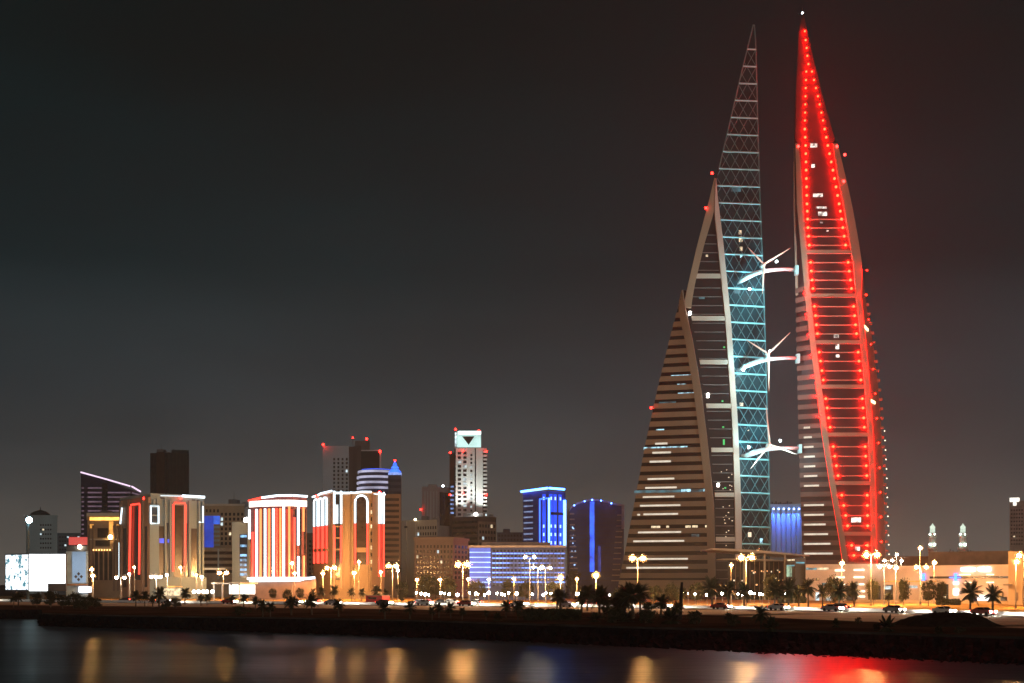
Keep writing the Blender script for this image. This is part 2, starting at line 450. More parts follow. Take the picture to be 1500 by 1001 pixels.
STRIPT = emit('dim teal office light', (0.1, 0.4, 0.5), 0.25, False, 0.8, 0.3)

# ---- left tower
T1 = thing('sail_tower', 'sail shaped tower with a striped wing and pale teal lattice glass spire', 'tower', (X(1040, ZR), ZR, 0))
A = curve([(425, 1000), (480, 985), (560, 965), (650, 945), (740, 928.5), (800, 917), (845, 908), (880, 903)], 520, 532, 425, 870)
B = curve([(425, 1000.5), (455, 1005), (500, 1015), (570, 1027), (650, 1037), (740, 1046), (840, 1048.5), (880, 1049)], 519)
C = curve([(262, 1047), (350, 1058), (470, 1070), (620, 1080), (740, 1085), (800, 1086), (880, 1087)], 520)
Lf = curve([(262, 1046), (300, 1037), (360, 1021), (420, 1007), (450, 1001), (451, 1003.5), (500, 1014), (570, 1026.5), (650, 1036.5), (740, 1045.5), (840, 1048), (880, 1049)], 519.6)
D0 = curve([(35, 1103.4), (110, 1085), (195, 1065), (262, 1049.5), (350, 1058), (470, 1070), (620, 1080), (740, 1085), (800, 1086), (880, 1087)], 520.5)
D1 = curve([(35, 1104.6), (60, 1106.5), (190, 1110), (300, 1113.5), (420, 1118.5), (560, 1122.5), (700, 1126), (800, 1127.5), (880, 1128)], 520.6, 527, 35, 800)
E1 = curve([(35, 1104), (262, 1085), (425, 1072), (880, 1030)], 521, 556, 35, 870)
ys = [35, 80, 140, 200, 262, 300, 350, 425, 500, 570, 650, 740, 800, YG]
mb = MB()                                                  # dark glazed body, wing + front + spire + back
yw = [y for y in ys if y >= 425]
for u, v in zip(yw, yw[1:]): mb.quad(A(v), B(v), B(u), A(u)); mb.quad(E1(v), A(v), A(u), E1(u))
ym = [y for y in ys if y >= 262]
for u, v in zip(ym, ym[1:]):
    mb.quad(Lf(v), C(v), C(u), Lf(u))
    if v <= 425: mb.quad(E1(v), Lf(v), Lf(u), E1(u))
mb.build('glazing', TGLASS, T1)
mb = MB()
for u, v in zip(ys, ys[1:]):
    mb.quad(D0(v), D1(v), D1(u), D0(u)); mb.quad(D1(v), E1(v), E1(u), D1(u))
    if v <= 262: mb.quad(E1(v), D0(v), D0(u), E1(u))
mb.build('spire_glass', SHARD, T1)
FB = lerp(A, B, lambda y: max(0.0, 1 - 11.0 / max(4, B.px(y) - A.px(y))))
mb = MB(); k = 0
while True:                                               # stone bands between ribbon windows
    yc = 836.6 - 13.15 * k + 6.57
    if yc < 436: break
    mb = MB(); band(mb, A, FB, yc - 3.9, yc + 3.6, 0.6); mb.build('stone_band', TOWERSH, T1); k += 1
mb = MB(); band(mb, A, FB, 850, YG, 0.62); mb.build('stone_base', TOWER, T1)
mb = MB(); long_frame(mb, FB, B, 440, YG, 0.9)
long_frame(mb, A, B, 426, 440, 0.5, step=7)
mb.build('wing_frame', TOWERSH, T1)
def lit(tw, a, b, m, x0, x1, y, h=2.0, out=0.3, name='lit_window'):
    mb = MB(); band(mb, cut(a, b, x0), cut(a, b, x1), y - h / 2, y + h / 2, out); mb.build(name, m, tw)
for x0, x1, y in ((960, 978, 648.3), (956, 983, 661.5), (952, 983, 674.6), (949, 988, 700.2), (945.5, 991.6, 713.2), (942, 988, 726.6), (938, 997, 739.4),
                  (943, 993.5, 752.2), (934, 938, 752.6), (935, 998, 778.9), (928, 1002.6, 792), (921.6, 1008, 818.4), (918, 1008, 831.4)):
    lit(T1, A, B, STRIPW, x0, x1, y + 0.2, 2.5, 0.75)
for x0, x1, y, m in ((983, 1014, 550.4, STRIPC), (992, 1005, 563.4, STRIPC), (993, 1018, 576.4, STRIPC), (965, 990, 589, STRIPT), (961, 973, 628.6, STRIPC),
                     (943, 1007, 654.6, STRIPC), (929, 1035, 718.2, STRIPT), (998, 1012, 717.8, STRIPC), (1030, 1034, 717.8, STRIPC),
                     (954, 967, 770.8, WARMW), (976, 980, 770.8, WARMW), (1004, 1012, 770.8, WARMW), (1014, 1022, 770.8, WARMW), (1033, 1036, 770.8, WARMW), (1013, 1024, 784, STRIPT)):
    lit(T1, A, B, m, x0, x1, y + 0.4, 4.0 if m is not WARMW else 3.2, 0.15)
# front glazing between the two frames
Lin = curve([(262, 1046.5), (312, 1045.5), (360, 1031), (420, 1017), (450, 1012), (470, 1013.5), (500, 1020), (570, 1031), (650, 1041), (740, 1048), (840, 1049), (880, 1049)], 519.6)
Cin = curve([(262, 1046.6), (312, 1046), (350, 1050), (470, 1062), (620, 1072), (740, 1076), (800, 1076.5), (880, 1077)], 519.8)
mb = MB(); long_frame(mb, Lf, Lin, 262, 452, 1.0, step=12); mb.build('left_frame', TOWER, T1)
mb = MB(); long_frame(mb, Cin, C, 262, 470, 1.0, step=12); long_frame(mb, Cin, C, 470, YG, 1.0, step=20); mb.build('right_frame', TOWERW, T1)
for y in (405, 467, 531, 595, 659.5, 725, 790):
    mb = MB(); band(mb, Lin, Cin, y - 3, y + 3.4, 0.8); mb.build('cross_beam', TOWERW, T1)
mb = MB(); y = 345
while y < 860:
    if min(abs(y - q) for q in (405, 467, 531, 595, 659.5, 725, 790)) > 5:
        mb = MB(); band(mb, Lin, Cin, y - 0.45, y + 0.45, 0.35); mb.build('floor_line', mat('grey floor edge', (0.13, 0.13, 0.125), 0.7), T1)
    y += 12.9
for x0, x1, y, h, m in ((1008.5, 1011.5, 460, 5, emit('white flood lamp', (1, 0.95, 0.85), 14)), (1035, 1038, 580, 6, MATS['white flood lamp']), (1050, 1053, 711, 5, MATS['white flood lamp'])):
    lit(T1, Lf, C, m, x0, x1, y, h, 1.3, 'flood_lamp')
DOT = emit('small warm ceiling light', (1, 0.85, 0.6), 1.2, False)
GRN = emit('small green light', (0.05, 0.9, 0.2), 0.8, False)
for i in range(26):
    y = R.uniform(670, 830); x = R.uniform(1056, 1072); lit(T1, Lf, C, DOT, x, x + R.uniform(0.8, 1.8), y, 1.2, 0.3, 'ceiling_light')
for x, y, h in ((1060.5, 509, 2), (1059, 626, 2), (1060, 648, 8), (1058, 588, 2), (1062, 715, 2)): lit(T1, Lf, C, GRN, x - 1, x + 1.5, y, h, 0.3, 'green_light')
for x0, x1, y, h in ((1024, 1032, 437, 3), (1016, 1019, 387, 5), (1034, 1037, 375, 3)): lit(T1, Lf, C, STRIPT if x0 < 1030 else WARMW, x0, x1, y, h, 0.2)
# lattice over the spire
mb = MB(); W2 = 7.0; PER = 25.0
def sp(x, y, out=0.35):
    a, b = D0.px(y), D1.px(y); x = min(max(x, a), b); p = cut(D0, D1, x)(y)
    return p + outn(D0, D1, max(y, 60)) * out
y = 72.0
while y < 815:
    mb = MB(); mb.tube([sp(D0.px(y), y), sp(D1.px(y), y)], 0.38, 5); mb.build('lattice_bar', LATT, T1); y += PER
y = 72.0
while y < 800:
    mb = MB()
    for kk in range(0, 9):
        for sgn in (1, -1):
            # zig-zag lines measured from the right-hand spine
            for h in (0, 1):
                ya, yb_ = y + PER * h / 2, y + PER * (h + 1) / 2
                xa = kk * 2 * W2 + (0 if h == 0 else sgn * W2); xb = kk * 2 * W2 + (sgn * W2 if h == 0 else 0)
                if xa < 0 or xb < 0: continue
                xa_, xb_ = D1.px(ya) - xa, D1.px(yb_) - xb
                la, lb = D0.px(ya), D0.px(yb_)
                if xa_ < la and xb_ < lb: continue
                if xa_ < la or xb_ < lb:
                    t0, t1 = xa_ - la, xb_ - lb; t = t0 / (t0 - t1)
                    if xa_ < la: ya, xa_ = ya + (yb_ - ya) * t, xa_ + (xb_ - xa_) * t
                    else: yb_, xb_ = ya + (yb_ - ya) * t, xa_ + (xb_ - xa_) * t
                mb.tube([sp(xa_, ya), sp(xb_, yb_)], 0.15, 4)
    if mb.v: mb.build('lattice_bay', DIAG, T1)
    y += PER
mb = MB()
mb.tube([sp(D0.px(q), q, 0.2) for q in range(36, 260, 14)], 0.3, 5); mb.tube([sp(D1.px(q), q, 0.2) for q in range(36, 820, 24)], 0.28, 5)
mb.build('spire_edge_rails', DIAG, T1)
for x, y, wd, h, m in ((1084, 339, 4, 6, WARMW), (1085, 349, 5, 8, WARMW), (1085.5, 363, 4, 6, WARMW), (1086, 374, 4, 5, STRIPC), (1078, 276, 14, 7, STRIPT), (1080, 424, 9, 10, STRIPT),
                       (1086, 592, 5, 5, DOT), (1094, 628, 6, 5, DOT), (1098, 783, 5, 7, DOT), (1115, 793, 4, 10, STRIPC), (1084, 545, 10, 12, STRIPT), (1096, 657, 3, 3, COOLW), (1082, 660, 9, 12, STRIPT)):
    lit(T1, D0, D1, m, x - wd / 2, x + wd / 2, y, h, 0.12)
for x, y, d in ((1043, 255, 519), (1034, 307, 518), (954, 596, 523)): beacon(T1, TP(x, y, d), 0.55)

# ---- right tower
T2 = thing('sail_tower', 'tallest sail shaped tower outlined by two columns of red lamps', 'tower', (X(1235, ZR), ZR, 0))
LS = curve([(17, 1175.6), (45, 1170), (120, 1166), (190, 1163), (300, 1163.5), (420, 1166), (560, 1168.5), (680, 1171), (760, 1174), (880, 1177)], 520, 524, 17, 400)
RS = curve([(17, 1176.4), (50, 1183), (140, 1205), (215, 1227), (260, 1239), (300, 1249), (360, 1260), (390, 1264), (434, 1269), (500, 1280), (580, 1289), (680, 1294), (800, 1297.5), (880, 1299)], 520.2, 536, 17, 400)
IL = curve([(17, 1175.7), (45, 1170.3), (120, 1166.4), (205, 1165), (212, 1169), (260, 1174.5), (300, 1176), (400, 1184), (434, 1187), (500, 1194), (567, 1203), (637, 1212), (708, 1223), (782, 1236), (850, 1246), (880, 1250)], 519.4)
IR = curve([(17, 1176.3), (50, 1182.8), (140, 1204.5), (205, 1223), (212, 1219), (260, 1226), (300, 1234), (360, 1244), (385, 1249), (434, 1253), (500, 1260), (567, 1266), (637, 1271), (708, 1274), (782, 1275.5), (880, 1277)], 519.4)
L1 = curve([(205, 1164.5), (300, 1167), (400, 1176), (434, 1179), (500, 1186), (567, 1195), (637, 1204), (708, 1215), (782, 1228), (850, 1238), (880, 1242)], 519.5)
R1 = curve([(205, 1224.5), (260, 1238), (300, 1247), (360, 1258), (390, 1262), (434, 1260.5), (500, 1267), (567, 1273), (637, 1278), (708, 1281), (782, 1282.5), (880, 1284)], 519.5)
E2 = curve([(17, 1176), (212, 1200), (880, 1236)], 521, 566, 17, 870)
ys = [17, 48, 90, 140, 175, 205, 212, 260, 300, 360, 400, 434, 500, 567, 637, 708, 782, 830, YG]
RGL = mat('dark tower glass', (0.024, 0.012, 0.012), 0.5, 0, 0.4, 0.15, spec=0.25)
RCL = mat('reddish tower cladding', (0.40, 0.27, 0.2), 0.7, 0, 0.1, 0.2)
mb = MB()
for u, v in zip(ys, ys[1:]):
    mb.quad(IL(v), IR(v), IR(u), IL(u)); mb.quad(E2(v), LS(v), LS(u), E2(u)); mb.quad(RS(v), E2(v), E2(u), RS(u))
    if u < 205: mb.quad(LS(v), IL(v), IL(u), LS(u)); mb.quad(IR(v), RS(v), RS(u), IR(u))
mb.build('glazing', RGL, T2)
mb = MB()
for u, v in zip(ys, ys[1:]):
    if u >= 205: mb.quad(LS(v), L1(v), L1(u), LS(u))
mb.build('left_wing', RGL, T2)
mb = MB()
for u, v in zip(ys, ys[1:]):
    if u >= 205: mb.quad(R1(v), RS(v), RS(u), R1(u))
mb.build('right_wing', RCL, T2)
mb = MB(); y = 420
while y < 850: mb = MB(); band(mb, LS, L1, y, y + 7.2, 0.5); mb.build('stone_band', DBAND, T2); y += 14.3
mb = MB(); band(mb, LS, L1, 852, YG, 0.5); mb.build('stone_base', TOWER, T2)
mb = MB(); long_frame(mb, LS, lerp(LS, L1, 0.3), 215, 430, 0.3); mb.build('left_cladding', RCL, T2)
mb = MB(); long_frame(mb, L1, IL, 212, YG, 0.8, step=16); mb.build('left_frame', TOWER, T2)
mb = MB(); long_frame(mb, IR, R1, 212, YG, 0.8, step=16); mb.build('right_frame', TOWER, T2)
y = 420                                                    # balconies that notch the right edge
while y < 850:
    mb = MB(); p = RS(y); n = Vector((0.4, -0.9, 0)); q = p + Vector((0.7, -0.3, 0))
    mb.box(p.x - 1.2, p.x + 0.9, p.y - 1.0, p.y + 1.0, p.z - 0.6, p.z + 0.6); mb.build('edge_balcony', RCL, T2); y += 14.3
rows = [385.7, 398.6, 411.5, 424, 450, 463.7, 477, 490, 517, 530, 544, 557.6, 585, 598.5, 613, 626.7, 655, 669, 683, 697.5, 726, 741, 755.7, 770.7, 799.3, 814]
beams = (370, 434, 502, 567, 637, 708, 782, 826)
for y in beams:
    mb = MB(); band(mb, IL, IR, y - 2.6, y + 2.8, 0.75); mb.build('cross_beam', TOWER, T2)
for y in [322.5, 335, 347.5, 360.5] + rows: mb = MB(); band(mb, IL, IR, y - 0.7, y + 0.7, 0.4); mb.build('floor_line', RCL, T2)
RLAMP = emit('red facade lamp', (1, 0.0011, 0.00034), 560)
lx = poly_at([(107, 1180.5), (119, 1180), (155, 1179), (191, 1178.3), (215, 1179.5), (263, 1180.6), (300, 1181.5), (335, 1183), (360.5, 1185), (385.7, 1187), (424, 1190.2), (450, 1192.5), (490, 1196.7), (517, 1199.5), (557.6, 1205.4),
              (585, 1209), (626.7, 1215.3), (655, 1220), (697.5, 1227), (726, 1232.4), (770.7, 1241), (799.3, 1246.9), (814, 1250)])
rx = poly_at([(107, 1188.8), (143, 1197.5), (178.5, 1205), (215, 1212), (251, 1219.5), (300, 1228.5), (335, 1234), (360.5, 1238), (385.7, 1241.7), (424, 1246.5), (450, 1249.8), (490, 1254), (517, 1256.4), (557.6, 1260.3), (585, 1262.4),
              (626.7, 1265.4), (655, 1266.6), (697.5, 1269), (726, 1269.6), (770.7, 1270.2), (799.3, 1269.8), (814, 1268)])
lamps = [(1178.4, 48), (1179.6, 61), (1181, 72.5), (1182, 84), (1183.6, 96)]
for y in [107, 119.3, 131, 143, 155, 167, 178.5, 191, 203, 215, 227, 239, 251, 263.3, 275.5, 288, 300.3, 311, 322.5, 335, 347.5, 360.5] + rows:
    lamps += [(lx(y), y), (rx(y), y)]
for i, (x, y) in enumerate(lamps):
    r = 0.42 if y < 185 else 0.52 if y < 240 else 0.56
    mb = MB(); p = cut(IL, IR, x)(y) + Vector((0, -0.72, 0)); mb.sph(p, r, 10, 7); mb.build('red_lamp', RLAMP, T2, True)
REDSTRIP = emit('red edge light', (1, 0.012, 0.006), 4)
mb = MB(); mb.tube([R1(q) + Vector((0.25, -0.5, 0)) for q in range(395, 850, 13)], 0.07, 5); mb.build('edge_light_strip', REDSTRIP, T2)
mb = MB(); mb.tube([L1(q) + Vector((-0.25, -0.7, 0)) for q in range(560, 840, 13)], 0.05, 5); mb.build('edge_light_strip', REDSTRIP, T2)
RFL = emit('small red flood', (1, 0.0002, 0.0001), 2600)
for q in range(398, 850, 36):
    mb = MB(); mb.sph(R1(q) + Vector((1.9, -1.7, 0)), 0.2, 8, 5); mb.build('red_flood_lamp', RFL, T2)
for q in range(432, 640, 30):
    mb = MB(); mb.sph(L1(q) + Vector((-0.8, -1.9, 0)), 0.15, 8, 5); mb.build('red_flood_lamp', RFL, T2)
y = 625.5
lw = [(1178, 1187), (1178, 1189.5), (1178, 1192), (1178, 1194), (1178, 1194.5), (1178, 1197.5), (1178, 1200), None, (1178, 1207), (1178, 1207), (1178, 1209.5), (1178, 1213), (1178, 1216.5), (1178, 1220)]
for q in lw:
    if q: lit(T2, LS, L1, STRIPW, q[0], q[1], y + 0.3, 2.6, 0.75)
    y += 14.25
for x, y, wd, h in ((1192, 214, 10, 6), (1191, 244, 5, 5), (1198, 287, 14, 5), (1203, 305, 16, 3), (1205, 314, 13, 6), (1203, 327, 3, 2), (1212, 339, 3, 2), (1225, 493, 7, 5), (1226.5, 508, 5, 8), (1227, 522, 5, 4), (1254, 762, 14, 7), (1256, 804, 7, 6)):
    lit(T2, IL, IR, emit('bright office window', (0.9, 0.85, 0.75), 1.1, False, 0.9, 0.6), x - wd / 2, x + wd / 2, y, h, 0.15)
for x, y in ((1268, 478), (1278, 587)): lit(T2, R1, RS, emit('amber window', (1, 0.7, 0.35), 4), x - 3, x + 3, y, 4, 0.4)
EDG = emit('small edge lamp', (1, 0.78, 0.55), 3)
y = 625
while y < 850:
    p = RS(y); mb = MB(); mb.sph(p + Vector((1.1, -0.8, 0)), 0.3, 6, 4); mb.build('edge_lamp', EDG, T2); y += 14.3
for x, y, d in ((1237.5, 228, 519), (1236, 268, 518), (1169.5, 217, 518), (1226, 217, 518)): beacon(T2, TP(x, y, d), 0.6, emit('pale red beacon', (1, 0.035, 0.028), 10))
mb = MB(); mb.tube([TP(1175.8, 20, 520.1), TP(1175.2, 8, 520.1)], [0.3, 0.08], 6); mb.build('mast', DARKMETAL, T2)
mb = MB(); mb.sph(TP(1175.5, 20, 519.6), 0.45, 8, 5); mb.build('tip_lamp', emit('white tip lamp', (0.85, 0.92, 1), 12), T2)

# ---- three bridges and turbines
BRIDGE = mat('white bridge shell', (0.42, 0.66, 0.68), 0.45, 0.1, 0.06, 0.3)
BLADE = mat('warm white blade', (0.62, 0.52, 0.42), 0.5, 0, 0.06, 0.5)
FLOOD = emit('cool flood lamp', (0.75, 0.95, 1), 40)
spec = [('upper', [(1166, 394.5), (1150, 396.5), (1135, 399), (1120, 402), (1108, 405.5), (1097, 409), (1088, 412.5), (1081, 416)], (1119, 395), ((1095, 370), (1158, 371.5), (1117, 437)), ((1137.5, 390.5), (1098, 428))),
        ('middle', [(1168, 524), (1152, 526), (1138, 528), (1125, 530), (1112, 533), (1100, 536.5), (1091, 539), (1083, 542)], (1125.5, 524), ((1092, 503), (1158, 493), (1126.5, 578)), ((1128, 520), (1089, 545))),
        ('lower', [(1171, 656.5), (1156, 657.5), (1142, 658.5), (1127, 660), (1115, 662.5), (1103, 666), (1094, 668.5), (1086, 668)], (1127.5, 655), ((1099, 690), (1167, 669), (1122, 598)), ((1143, 649), (1097, 657)))]
for nm, path, hub, tips, fl in spec:
    b = thing('sky_bridge', f'slender white {nm} bridge tube joining the two sail towers', 'bridge', TP(1125, path[3][1], 515), 'bridges between the twin towers')
    ds = [521, 518, 516, 514.5, 514, 515, 517, 519.5]
    mb = MB(); mb.tube([TP(x, y, d) for (x, y), d in zip(path, ds)], [0.8, 0.68, 0.74, 0.85, 1.0, 1.12, 1.0, 0.35], 12); mb.build('tube_deck', BRIDGE, b, True)
    mb = MB(); p = TP(*path[0], 521); mb.box(p.x - 0.5, p.x + 0.9, p.y - 1.2, p.y + 1.5, p.z - 2.2, p.z + 1.6); mb.build('end_bracket', BRIDGE, b)
    t = thing('wind_turbine', f'three bladed wind turbine mounted on the {nm} bridge', 'wind turbine', TP(hub[0], path[3][1], 513.5), 'wind turbines between the twin towers')
    h = TP(*hub, 511.5)
    mb = MB(); mb.tube([h + Vector((0, 5, -0.2)), h + Vector((0, 3, 0)), h + Vector((0, 0.6, 0))], [0.7, 1.0, 0.8], 10); mb.build('nacelle', BRIDGE, t, True)
    mb = MB(); q = TP(hub[0], path[3][1], 514.5); mb.tube([q + Vector((0, 0, 0.4)), h + Vector((0, 3, -0.3))], [0.9, 0.6], 8); mb.build('pylon', BRIDGE, t, True)
    mb = MB(); mb.tube([h + Vector((0, 0.6, 0)), h + Vector((0, 0, 0)), h + Vector((0, -0.7, 0))], [0.8, 0.75, 0.1], 10); mb.build('hub', BLADE, t, True)
    for tx, ty in tips:
        e_ = TP(tx, ty, 511.5); d_ = (e_ - h); u = d_.normalized(); v = Vector((0, 1, 0)).cross(u)
        mb = MB(); n = 8; prof = [(0.0, 0.32), (0.12, 0.44), (0.25, 0.45), (0.45, 0.36), (0.7, 0.25), (0.9, 0.15), (1.0, 0.05)]
        for i, (s_, w_) in enumerate(prof):
            c = h + d_ * s_; tw_ = (1 - s_) * 0.5
            a1 = v * math.cos(tw_) + Vector((0, 1, 0)) * math.sin(tw_); a2 = Vector((0, 1, 0)) * math.cos(tw_) - v * math.sin(tw_)
            for k in range(n):
                g_ = 2 * math.pi * k / n; mb.v.append(c + a1 * math.cos(g_) * w_ + a2 * math.sin(g_) * w_ * 0.3)
        for i in range(len(prof) - 1):
            for k in range(n): mb.f.append((i * n + k, i * n + (k + 1) % n, (i + 1) * n + (k + 1) % n, (i + 1) * n + k))
        mb.f.append(tuple(range(n))); mb.f.append(tuple(range((len(prof) - 1) * n, len(prof) * n)))
        mb.build('blade', BLADE, t, True)
    for i, (x, y) in enumerate(fl):
        p = TP(x, y, 512 if i == 0 else 515)
        mb = MB(); mb.sph(p, 0.5 if i == 0 else 0.55, 8, 5); mb.build('flood_lamp', FLOOD, b)
        if i: lamp_light(b, 'SPOT', p + Vector((0, -3, -2)), 14000, (0.35, 0.8, 0.95), 0.5, TP(x + 4, y - 60, 524), 120, 0.9)
        lamp_light(b, 'POINT', p + Vector((3 if i == 0 else 0, -7, -6)), 16000 if i == 0 else 8000, (0.62, 0.95, 1), 0.6)
def floodlight(px, py, d, target, energy, col, ang, label, cat='floodlight'):
    base = at(px, d, Z(py, d)); t = thing('floodlight', label, cat, base)
    mb = MB(); mb.box(base.x - 0.35, base.x + 0.35, base.y - 0.25, base.y + 0.25, base.z, base.z + 0.5); mb.tube([base - Vector((0, 0, base.z)), base], 0.08, 6); mb.build('housing', DARKMETAL, t)
    mb = MB(); mb.box(base.x - 0.3, base.x + 0.3, base.y - 0.2, base.y + 0.22, base.z + 0.5, base.z + 0.56); mb.build('lens', emit('flood lens', (1, 0.9, 0.75), 3, False), t)
    lamp_light(t, 'SPOT', base + Vector((0, 0, 0.8)), energy, col, 0.4, target, ang, 0.9)
    return t
# ------------------------------------------------------------------ skyline, left to right
def led_wall():
    t = thing('led_billboard', 'huge glaring white video billboard with a speckled side panel at the far left', 'billboard', at(52, 430))
    f = Face(at(8, 437), at(42, 430), t); g = Face(at(42, 430), at(96, 430), t)
    m = emit('white video screen', (0.92, 0.97, 1), 2.6)
    ms = bpy.data.materials.new('speckled video screen'); ms.use_nodes = True
    nt = ms.node_tree; b = nt.nodes['Principled BSDF']; b.inputs['Base Color'].default_value = (0.02, 0.02, 0.02, 1)
    tc = nt.nodes.new('ShaderNodeTexCoord'); nz = nt.nodes.new('ShaderNodeTexNoise'); nz.inputs['Scale'].default_value = 0.55; nz.inputs['Detail'].default_value = 6; nz.inputs['Roughness'].default_value = 0.7
    cr = nt.nodes.new('ShaderNodeValToRGB'); cr.color_ramp.elements[0].position = 0.42; cr.color_ramp.elements[0].color = (0.03, 0.14, 0.18, 1)
    cr.color_ramp.elements[1].position = 0.49; cr.color_ramp.elements[1].color = (0.88, 0.95, 1, 1)
    nt.links.new(tc.outputs['Object'], nz.inputs['Vector']); nt.links.new(nz.outputs['Fac'], cr.inputs['Fac']); nt.links.new(cr.outputs['Color'], b.inputs['Emission Color'])
    b.inputs['Emission Strength'].default_value = 1.9
    f.rect('speckled_screen', ms, 8.5, 41.4, 813, 864, 0.1); g.rect('plain_screen', m, 42.6, 96, 812, 855, 0.1); g.rect('plain_screen', m, 42.6, 70, 855.6, 866, 0.1)
    f.rect('frame', DARKMETAL, 7.6, 42, 811.4, 866, 0.04, 0.8); g.rect('frame', DARKMETAL, 42, 96.8, 811.2, 866, 0.04, 0.8)
    f.rect('support', DARKMETAL, 18, 22, 866, 884, -0.2, 0.7); g.rect('support', DARKMETAL, 60, 64, 866, 884, -0.2, 0.7)
led_wall()
b = Bld('shop_block', 'pale blue lit box building with a four diamond emblem beside the white billboard', 'building', [(97, 440), (129, 440)], 808, mat('blue grey panel', (0.2, 0.3, 0.42), 0.6), 20)
sc = b.f.rect('lit_panel', emit('pale blue light box', (0.45, 0.68, 0.95), 0.55, True, 0.25, 0.08), 106, 126, 808.5, 854, 0.2)
for dx, dy in ((0, -4.2), (-4, 0), (4, 0), (0, 4.2)):
    mb = MB(); c = (115.5 + dx, 845 + dy); q = [b.f.pt(c[0] + u, c[1] + v, 0.3) for u, v in ((0, 2.6), (2.4, 0), (0, -2.6), (-2.4, 0))]
    b2 = [p + Vector((0, 0.2, 0)) for p in q]; mb.hexa(q + b2); mb.build('emblem', DARKMETAL, sc)
b.f.rect('lower_sign', emit('white light box', (0.95, 0.98, 1), 2.2), 116, 134, 859.5, 868, 0.6, parent=b.root)
b.f.rect('awning', BROWN, 97, 128.8, 855.5, 858, 1.2)

b = Bld('domed_building', 'pale old building with a dark shallow dome, behind the white billboard', 'building', [(38, 700), (84, 700)], 757, PALE, 30)
b.f.grid('window', GLASS, 58, 76, 766, 806, 5, 6, 0.6, 0.35, lit=[WARMW, COOLW], plit=0.08)
mb = MB(); c = at(59, 708, Z(757, 700)); mb.lathe(c, [(5.5, 0), (5.5, 1.4), (4.8, 2.4), (3.2, 3.4), (1.2, 4.0), (0.25, 4.3), (0.15, 6)], 18); mb.build('dome', mat('dark lead roof', (0.03, 0.045, 0.05), 0.5), b.root, True)
b.cap('parapet', PALE, 0.8)
b = Bld('office_block', 'low dark teal office block behind the red lit roof sign', 'building', [(84, 640), (118, 640)], 781, mat('teal cladding', (0.05, 0.1, 0.13), 0.6), 25)
b.f.grid('window', GLASSB, 86, 117, 784, 808, 8, 4, 0.7, 0.4, lit=COOLW, plit=0.08)
b = Bld('low_shop', 'small low building with a glowing red roof sign', 'building', [(98, 520), (130, 520)], 800, DGREY, 18)
b.f.rect('roof_sign', emit('dull red sign', (1, 0.12, 0.1), 0.7), 101, 128, 787, 798.5, 0.2, 0.6); b.f.rect('sign_leg', DARKMETAL, 108, 109, 798, 801, 0.1, 0.3)
mb = MB(); mb.sph(b.f.pt(118, 801.5, 1), 0.9, 8, 6); mb.build('lamp', emit('warm white lamp', (1, 0.85, 0.6), 18), b.root)

# tower with the slanting roof
b = Bld('slant_roof_tower', 'dark tower with a slanting violet lit roofline and violet floor stripes', 'building', [(118.5, 650), (192, 650), (205, 668)], 720, mat('dark violet cladding', (0.03, 0.032, 0.06), 0.6, spec=0.1), None)
mb = MB(); po = b.poly; z0, z1 = Z(720, 650), Z(692, 650); x0 = po[0][0]; x1 = po[2][0]
mb.prism(po, b.zt + 0.01, lambda i: z1 - (z1 - z0) * 0.94 * (po[i][0] - x0) / (x1 - x0)); mb.build('sloped_crown', MATS['dark violet cladding'], b.root)
b.f.bar('roof_light', NPINK, [(118.5, 692), (155, 702), (191, 712.5)], 0.45); b.faces[1].bar('roof_light', NPINK, [(192.2, 712.8), (204.8, 716.6)], 0.42)
vs = emit('violet stripe light', (0.5, 0.32, 0.45), 0.24, False, 0.3, 0.2)
for i in range(14):
    y = 714 + i * 6.7
    for a, c in ((119.5, 123), (128.5, 149), (158, 191)):
        if y > 700 + (a - 118) * 0.28 + 4: b.f.rect('floor_stripe', vs, a, c, y, y + 2.2, 0.12)
    if y > 718: b.faces[1].rect('floor_stripe', vs, 193, 204.5, y, y + 2.2, 0.12)
b.f.rect('glass_spine', GLASS, 150, 157.5, 708, 800, 0.2)

# unlit twin tower far behind
b = Bld('unlit_tower', 'tall dark unlit tower rising behind the red outlined office building', 'building', [(220, 900), (246, 896), (277, 905)], 664, mat('unlit tower face', (0.03, 0.045, 0.048), 0.8, spec=0.05), 40)
b.f.rect('brown_pier', mat('unlit brown pier', (0.06, 0.04, 0.032), 0.8, spec=0.05), 230, 241, 663, 800, 0.6)
for x in (222, 226, 243): b.f.rect('window_strip', GLASS, x, x + 2.4, 668, 800, 0.2)
for x in (248.5, 253, 258, 263.5, 268, 272.5): b.faces[1].rect('window_strip', mat('greenish dim glass', (0.015, 0.03, 0.03), 0.3), x, x + 2.6, 664, 800, 0.2)
bb = Bld('x', None, None, [(251, 904), (276.5, 907)], 659, MATS['unlit tower face'], 25, parent=b.root, wname='upper_block')
mb = MB(); mb.tube([at(254, 910, Z(660, 900)), at(254, 910, Z(655, 900))], 0.25); mb.build('antenna', DARKMETAL, b.root)

